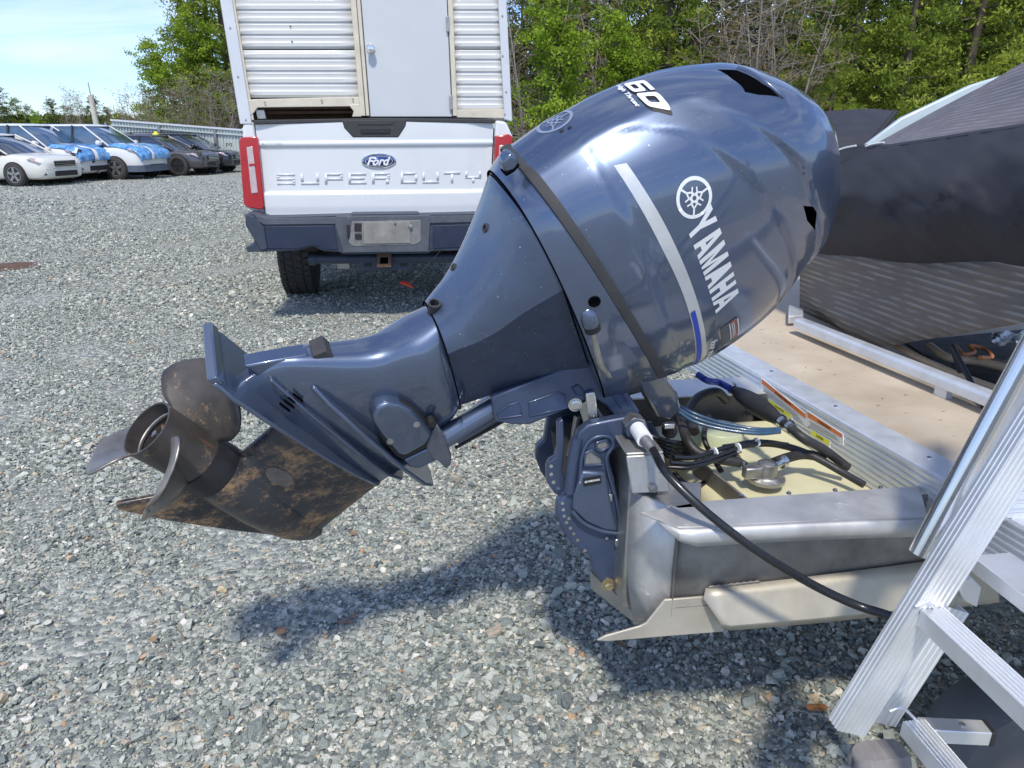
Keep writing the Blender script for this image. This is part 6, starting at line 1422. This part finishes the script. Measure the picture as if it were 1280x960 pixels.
brown_m = leaf_mat('dry shrub leaves', [(.10, .07, .035), (.19, .14, .07), (.30, .25, .10)])
bark = material('tree bark', (.11, .085, .065), .9, 0, .35, 8, bump=.5, bscale=20)
pale_bark = material('pale grey bark', (.30, .26, .22), .9, 0, .25, 8)
def leaf_mesh(c, size, tone, elong=1.7, droop=.0):
    n = len(c); a = rng.normal(size=(n, 3)); a[:, 2] -= droop; a /= np.linalg.norm(a, axis=1)[:, None]; bq = rng.normal(size=(n, 3)); bq -= (bq * a).sum(1)[:, None] * a; bq /= np.linalg.norm(bq, axis=1)[:, None]
    s = size * rng.uniform(.6, 1.4, (n, 1)); a = a * s * elong * .5; bq = bq * s * .5
    v = np.stack([c - a, c + bq * .8, c + a, c - bq * .8], 1).reshape(-1, 3).astype(np.float32)
    me = bpy.data.meshes.new('leaves'); me.vertices.add(4 * n); me.vertices.foreach_set('co', v.ravel()); me.loops.add(4 * n); me.loops.foreach_set('vertex_index', np.arange(4 * n, dtype=np.int32)); me.polygons.add(n); me.polygons.foreach_set('loop_start', np.arange(0, 4 * n, 4, dtype=np.int32)); me.update()
    at = me.attributes.new('tone', 'FLOAT', 'FACE'); at.data.foreach_set('value', np.clip(tone, 0, 1).astype(np.float32)); return me
def tree_parts(kind, H_, seed):
    r = np.random.default_rng(seed); br = MB(); cl = []
    tr_ = V((r.normal() * .03, r.normal() * .03, 1)).normalized()
    if kind in ('pine', 'dark'):
        br.tube([V((0, 0, 0)), tr_ * H_ * .5 + V((r.normal() * .1, 0, 0)), tr_ * H_], [.020 * H_, .013 * H_, .02], 8)
        z = H_ * (.05 if kind == 'dark' else .08)
        while z < H_ * .97:
            for k in range(r.integers(3, 6)):
                a = r.uniform(0, 6.28); Lb = (H_ * .26) * (1 - .75 * z / H_) * r.uniform(.6, 1.15) + .25; d = V((cos(a), sin(a), r.uniform(.05, .5))).normalized()
                p0_ = tr_ * z; p1_ = p0_ + d * Lb; br.tube([p0_, p0_.lerp(p1_, .5) - Z * .05 * Lb, p1_], [.018 + Lb * .012, .012, .005], 4, False)
                for q in np.linspace(.35, 1.05, max(3, int(Lb / .33))): c_ = p0_.lerp(p1_, q) + V(r.normal(size=3) * .16); cl.append((c_, r.uniform(.22, .42), r.uniform(0, 1)))
            z += H_ * r.uniform(.030, .055)
    elif kind == 'leafy':
        br.tube([V((0, 0, 0)), tr_ * H_ * .45, tr_ * H_ * .9], [.016 * H_, .010 * H_, .02], 8)
        for k in range(34):
            z = H_ * r.uniform(.12, .9); a = r.uniform(0, 6.28); Lb = H_ * r.uniform(.15, .34) * (1.1 - z / H_ * .6); d = V((cos(a), sin(a), r.uniform(.2, 1.1))).normalized()
            p0_ = tr_ * z; p1_ = p0_ + d * Lb; br.tube([p0_, p0_.lerp(p1_, .5) + V(r.normal(size=3) * .1), p1_], [.03, .018, .006], 5, False)
            for q in np.linspace(.3, 1.1, 8):
                c_ = p0_.lerp(p1_, q) + V(r.normal(size=3) * .26); cl.append((c_, r.uniform(.20, .42), r.uniform(0, 1)))
                if q > .5: br.tube([p0_.lerp(p1_, q - .1), c_], [.010, .004], 4, False)
    else:   # bare twiggy shrub
        for s_ in range(6):
            a = r.uniform(0, 6.28); base = V((r.normal() * .3, r.normal() * .3, 0)); top = base + V((cos(a) * H_ * .22, sin(a) * H_ * .22, H_ * r.uniform(.75, 1.05))); mid = base.lerp(top, .5) + V(r.normal(size=3) * .2)
            br.tube([base, mid, top], [.05, .03, .008], 6, False)
            for k in range(20):
                q = r.uniform(.15, .95); p0_ = base.lerp(top, q); d = V((r.normal(), r.normal(), r.uniform(.1, 1.2))).normalized(); Lb = H_ * r.uniform(.10, .24); p1_ = p0_ + d * Lb
                br.tube([p0_, p0_.lerp(p1_, .55) + V(r.normal(size=3) * .08), p1_], [.016, .010, .003], 4, False)
                for m_ in range(5):
                    q0 = p0_.lerp(p1_, r.uniform(.3, 1)); q1 = q0 + V((r.normal(), r.normal(), r.uniform(-.2, 1))).normalized() * Lb * .45; br.tube([q0, q1], [.006, .002], 3, False); cl.append((q1, .16, r.uniform(0, 1)))
    return br, cl
def make_tree(kind, H_, seed, density, size, mat, barkm, name, label, cat='tree', group=None):
    br, cl = tree_parts(kind, H_, seed); r = np.random.default_rng(seed + 5); cs, tn = [], []
    for c_, rad, t_ in cl:
        n = max(2, int(density * rad / .3)); p = r.normal(size=(n, 3)) * rad * .55 * np.array([1, 1, .62]) + np.array(c_); cs.append(p); tn.append(np.clip(t_ * .75 + r.uniform(0, .3, n), 0, 1))
    t = thing(name, V((0, 0, 0)), label, cat, group); br.build('trunk', barkm, t, 60, local=True)
    me = leaf_mesh(np.concatenate(cs), size, np.concatenate(tn), 2.6 if kind in ('pine', 'dark') else 1.6); me.materials.append(mat); o = bpy.data.objects.new('crown', me); col.objects.link(o); o.parent = t
    return t
def place(proto, used, x, y, rz, s, label, group=None, z=0):
    t = proto if not used else copy_tree(proto); t.location = (x, y, z); t.rotation_euler = (0, 0, rz); t.scale = (s, s, s); t['label'] = label
    if group: t['group'] = group
    return t
protos = {'pine_tree': [make_tree('pine', 11, 11, 30, .080, pine_m, bark, 'pine_tree', 'p', group='forest edge trees'), make_tree('pine', 12.5, 12, 30, .080, pine_m, bark, 'pine_tree', 'p')],
          'evergreen_tree': [make_tree('dark', 11, 21, 22, .095, dark_m, bark, 'evergreen_tree', 'e')],
          'leafy_tree': [make_tree('leafy', 8, 31, 44, .10, spring_m, bark, 'leafy_tree', 'l'), make_tree('leafy', 9, 32, 30, .09, dark_m, bark, 'leafy_tree', 'l')],
          'bare_shrub': [make_tree('bare', 7, 41, 3, .085, brown_m, pale_bark, 'bare_shrub', 'b'), make_tree('bare', 6, 42, 5, .09, brown_m, pale_bark, 'bare_shrub', 'b')]}
used = {k: [False] * len(v) for k, v in protos.items()}
def put(kind, i, px, D, s, rz, label, group, z=0):
    x = (px - 640) / (FPX / cos(PITCH)) * D; t = place(protos[kind][i], used[kind][i], x, D, rz, s, label, group, z); used[kind][i] = True; return t
G1 = 'trees at the forest edge behind the truck and the outboard'
lab = {'pine_tree': 'yellow green pine standing in the forest edge behind the outboard', 'evergreen_tree': 'dark evergreen in the shaded back of the forest edge', 'leafy_tree': 'leafy young tree in the forest edge behind the outboard', 'bare_shrub': 'pale twiggy leafless shrub in front of the forest edge'}
lst = [('leafy_tree', 0, 700, 27, .80, 1, 'bright spring green leafy tree just right of the camper box'), ('leafy_tree', 0, 772, 29, .70, 2.4, 'second bright spring green tree, above the cover lettering'), ('bare_shrub', 0, 662, 28, 1.0, .3, 'thin leafless shrub touching the right edge of the camper box'),
       ('bare_shrub', 0, 930, 25, .95, 1.9, 'pale brown twiggy shrub above the outboard air intake'), ('bare_shrub', 1, 985, 24, .95, 4.1, 'pale leafless shrub with arching twigs above the outboard shoulder'), ('bare_shrub', 1, 885, 28, .9, 2.2, 'tan leafless shrub left of the air intake shrub'), ('bare_shrub', 0, 740, 32, 1.1, 5.0, None),
       ('pine_tree', 0, 830, 30, .95, .4, 'yellow green pine above the lettering on the outboard cover'), ('pine_tree', 1, 1060, 28, .85, 1.0, 'full yellow green pine above the black covered boat'), ('pine_tree', 0, 1125, 27, .80, 2.2, 'rounded low pine behind the pale blue boat panel'), ('pine_tree', 1, 1010, 31, .7, 3.1, None), ('pine_tree', 0, 1190, 28.5, .95, 4.0, None), ('pine_tree', 1, 1260, 28, 1.0, 5.2, 'pine at the right picture edge above the mooring cover'), ('pine_tree', 0, 1330, 31, .9, .9, None), ('pine_tree', 1, 1160, 33, .95, 2.9, None),
       ('evergreen_tree', 0, 690, 36, 1.0, .2, None), ('evergreen_tree', 0, 770, 37, 1.1, 1.2, None), ('evergreen_tree', 0, 860, 36, 1.05, 2.2, None), ('evergreen_tree', 0, 935, 35, 1.0, 3.2, None), ('evergreen_tree', 0, 1010, 37, 1.1, 4.2, None), ('evergreen_tree', 0, 1090, 36, 1.05, 5.2, None), ('evergreen_tree', 0, 1170, 38, 1.1, .7, None), ('evergreen_tree', 0, 1250, 36, 1.1, 1.7, None), ('evergreen_tree', 0, 1340, 37, 1.1, 2.7, None), ('evergreen_tree', 0, 1430, 36, 1.1, 3.7, None), ('pine_tree', 0, 1400, 31, .9, 3.3, None),
       ('leafy_tree', 1, 650, 38, 1.1, .5, None), ('leafy_tree', 1, 730, 40, 1.15, 1.6, None), ('leafy_tree', 1, 815, 41, 1.2, 2.9, None), ('leafy_tree', 1, 900, 40, 1.2, 4.0, None), ('leafy_tree', 1, 975, 42, 1.2, 5.3, None), ('leafy_tree', 1, 1130, 42, 1.2, .1, None), ('leafy_tree', 1, 1215, 43, 1.2, 2.1, None), ('leafy_tree', 1, 1300, 42, 1.2, 3.0, None), ('leafy_tree', 1, 1050, 43, 1.2, 1.0, None),
       ('leafy_tree', 1, 1000, 24.5, .34, 4.0, 'low dark green bush above the silver car roof'), ('pine_tree', 1, 1030, 25, .35, 4.5, 'small low pine bush above the silver car roof')]
ORD = ['first', 'second', 'third', 'fourth', 'fifth', 'sixth', 'seventh', 'eighth', 'ninth', 'tenth', 'eleventh']
short_ = {'pine_tree': 'half hidden yellow green pine', 'evergreen_tree': 'dark evergreen in the back row', 'leafy_tree': 'tall dark leafy tree in the back row', 'bare_shrub': 'half hidden bare shrub'}
def ordinal(k, px_, L_): xs = sorted(q[2] for q in L_ if q[0] == k and q[6] is None); return ORD[xs.index(px_)]
for k, i, px_, D_, s_, rz_, lb in lst: put(k, i, px_, D_, s_, rz_, lb or (ordinal(k, px_, lst) + ' ' + short_[k] + ', counted from the left'), G1)
G2 = 'trees behind the metal fence'
put('leafy_tree', 0, 212, 38, .70, 2.0, 'bright green leafy tree reaching out left over the metal fence', G2)
put('leafy_tree', 0, 256, 40, .86, 4.4, 'green leafy tree against the left side of the camper box', G2)
put('leafy_tree', 1, 252, 44, .85, 3.0, 'darker leafy tree behind the bright one over the fence', G2)
put('pine_tree', 0, 268, 42, 1.1, 5.5, 'tall pine rising beside the upper left corner of the camper box', G2)
put('pine_tree', 1, 298, 41, 1.1, 1.5, 'pine half hidden by the camper box', G2)
for k, (px_, D_, s_) in enumerate(((175, 35, .42), (205, 34, .50), (235, 34, .48), (262, 34.5, .5), (288, 34, .5), (150, 37, .38))): put('bare_shrub', k % 2, px_, D_, s_ * 1.1, k * 1.3, ORD[sorted((175, 205, 235, 262, 288, 150)).index(px_)] + ' brown twiggy shrub from the left over the top of the metal fence', G2)
G3 = 'far trees on the left horizon'
far = [('evergreen_tree', 0, 3, 95, .66), ('pine_tree', 0, 28, 97, .52), ('leafy_tree', 0, 50, 92, .50), ('evergreen_tree', 0, 72, 96, .50), ('leafy_tree', 1, 90, 90, .52), ('bare_shrub', 0, 100, 88, .85), ('evergreen_tree', 0, 122, 90, .50), ('leafy_tree', 0, 150, 85, .45), ('bare_shrub', 1, 165, 86, .7), ('evergreen_tree', 0, -25, 92, .62), ('pine_tree', 1, 185, 84, .4), ('leafy_tree', 1, 38, 100, .55), ('leafy_tree', 1, 112, 99, .55), ('leafy_tree', 0, 66, 101, .5), ('evergreen_tree', 0, 140, 98, .42), ('leafy_tree', 1, 15, 99, .55)]
FK = {}
for q in sorted(far, key=lambda q: q[2]): FK[q] = len([1 for z_ in FK if z_[0] == q[0]])
for j, q_ in enumerate(far):
    k, i, px_, D_, s_ = q_
    put(k, i, px_, D_, s_, j * 1.1, ORD[FK[q_]] + ' from the left, ' + {'pine_tree': 'small far pine on the left horizon', 'evergreen_tree': 'small far dark evergreen on the left horizon', 'leafy_tree': 'small far leafy tree on the left horizon', 'bare_shrub': 'small far bare tree on the left horizon'}[k], G3)
# dense undergrowth joining the forest
n = 60000; px_ = rng.uniform(600, 1500, n); D_ = rng.uniform(37, 46, n); xx = (px_ - 640) / (FPX / cos(PITCH)) * D_; zz = rng.uniform(0, 1, n) ** 1.2 * 6.5; cc_ = np.c_[xx, D_, zz]
me = leaf_mesh(cc_, .22, rng.uniform(0, .8, n), 1.4); me.materials.append(dark_m); o = bpy.data.objects.new('far_wood', me); col.objects.link(o); tag(o, 'dense dark green wood closing the gaps behind the forest edge trees', 'wood', kind='stuff')
n = 5000; px_ = rng.uniform(-60, 200, n); D_ = rng.uniform(96, 104, n); cc_ = np.c_[(px_ - 640) / (FPX / cos(PITCH)) * D_, D_, rng.uniform(0, 1, n) * 3.6]
me = leaf_mesh(cc_, .5, rng.uniform(0, 1, n), 1.4); me.materials.append(dark_m); o = bpy.data.objects.new('far_thicket', me); col.objects.link(o); tag(o, 'low far thicket along the left horizon behind the cars', 'thicket', kind='stuff')
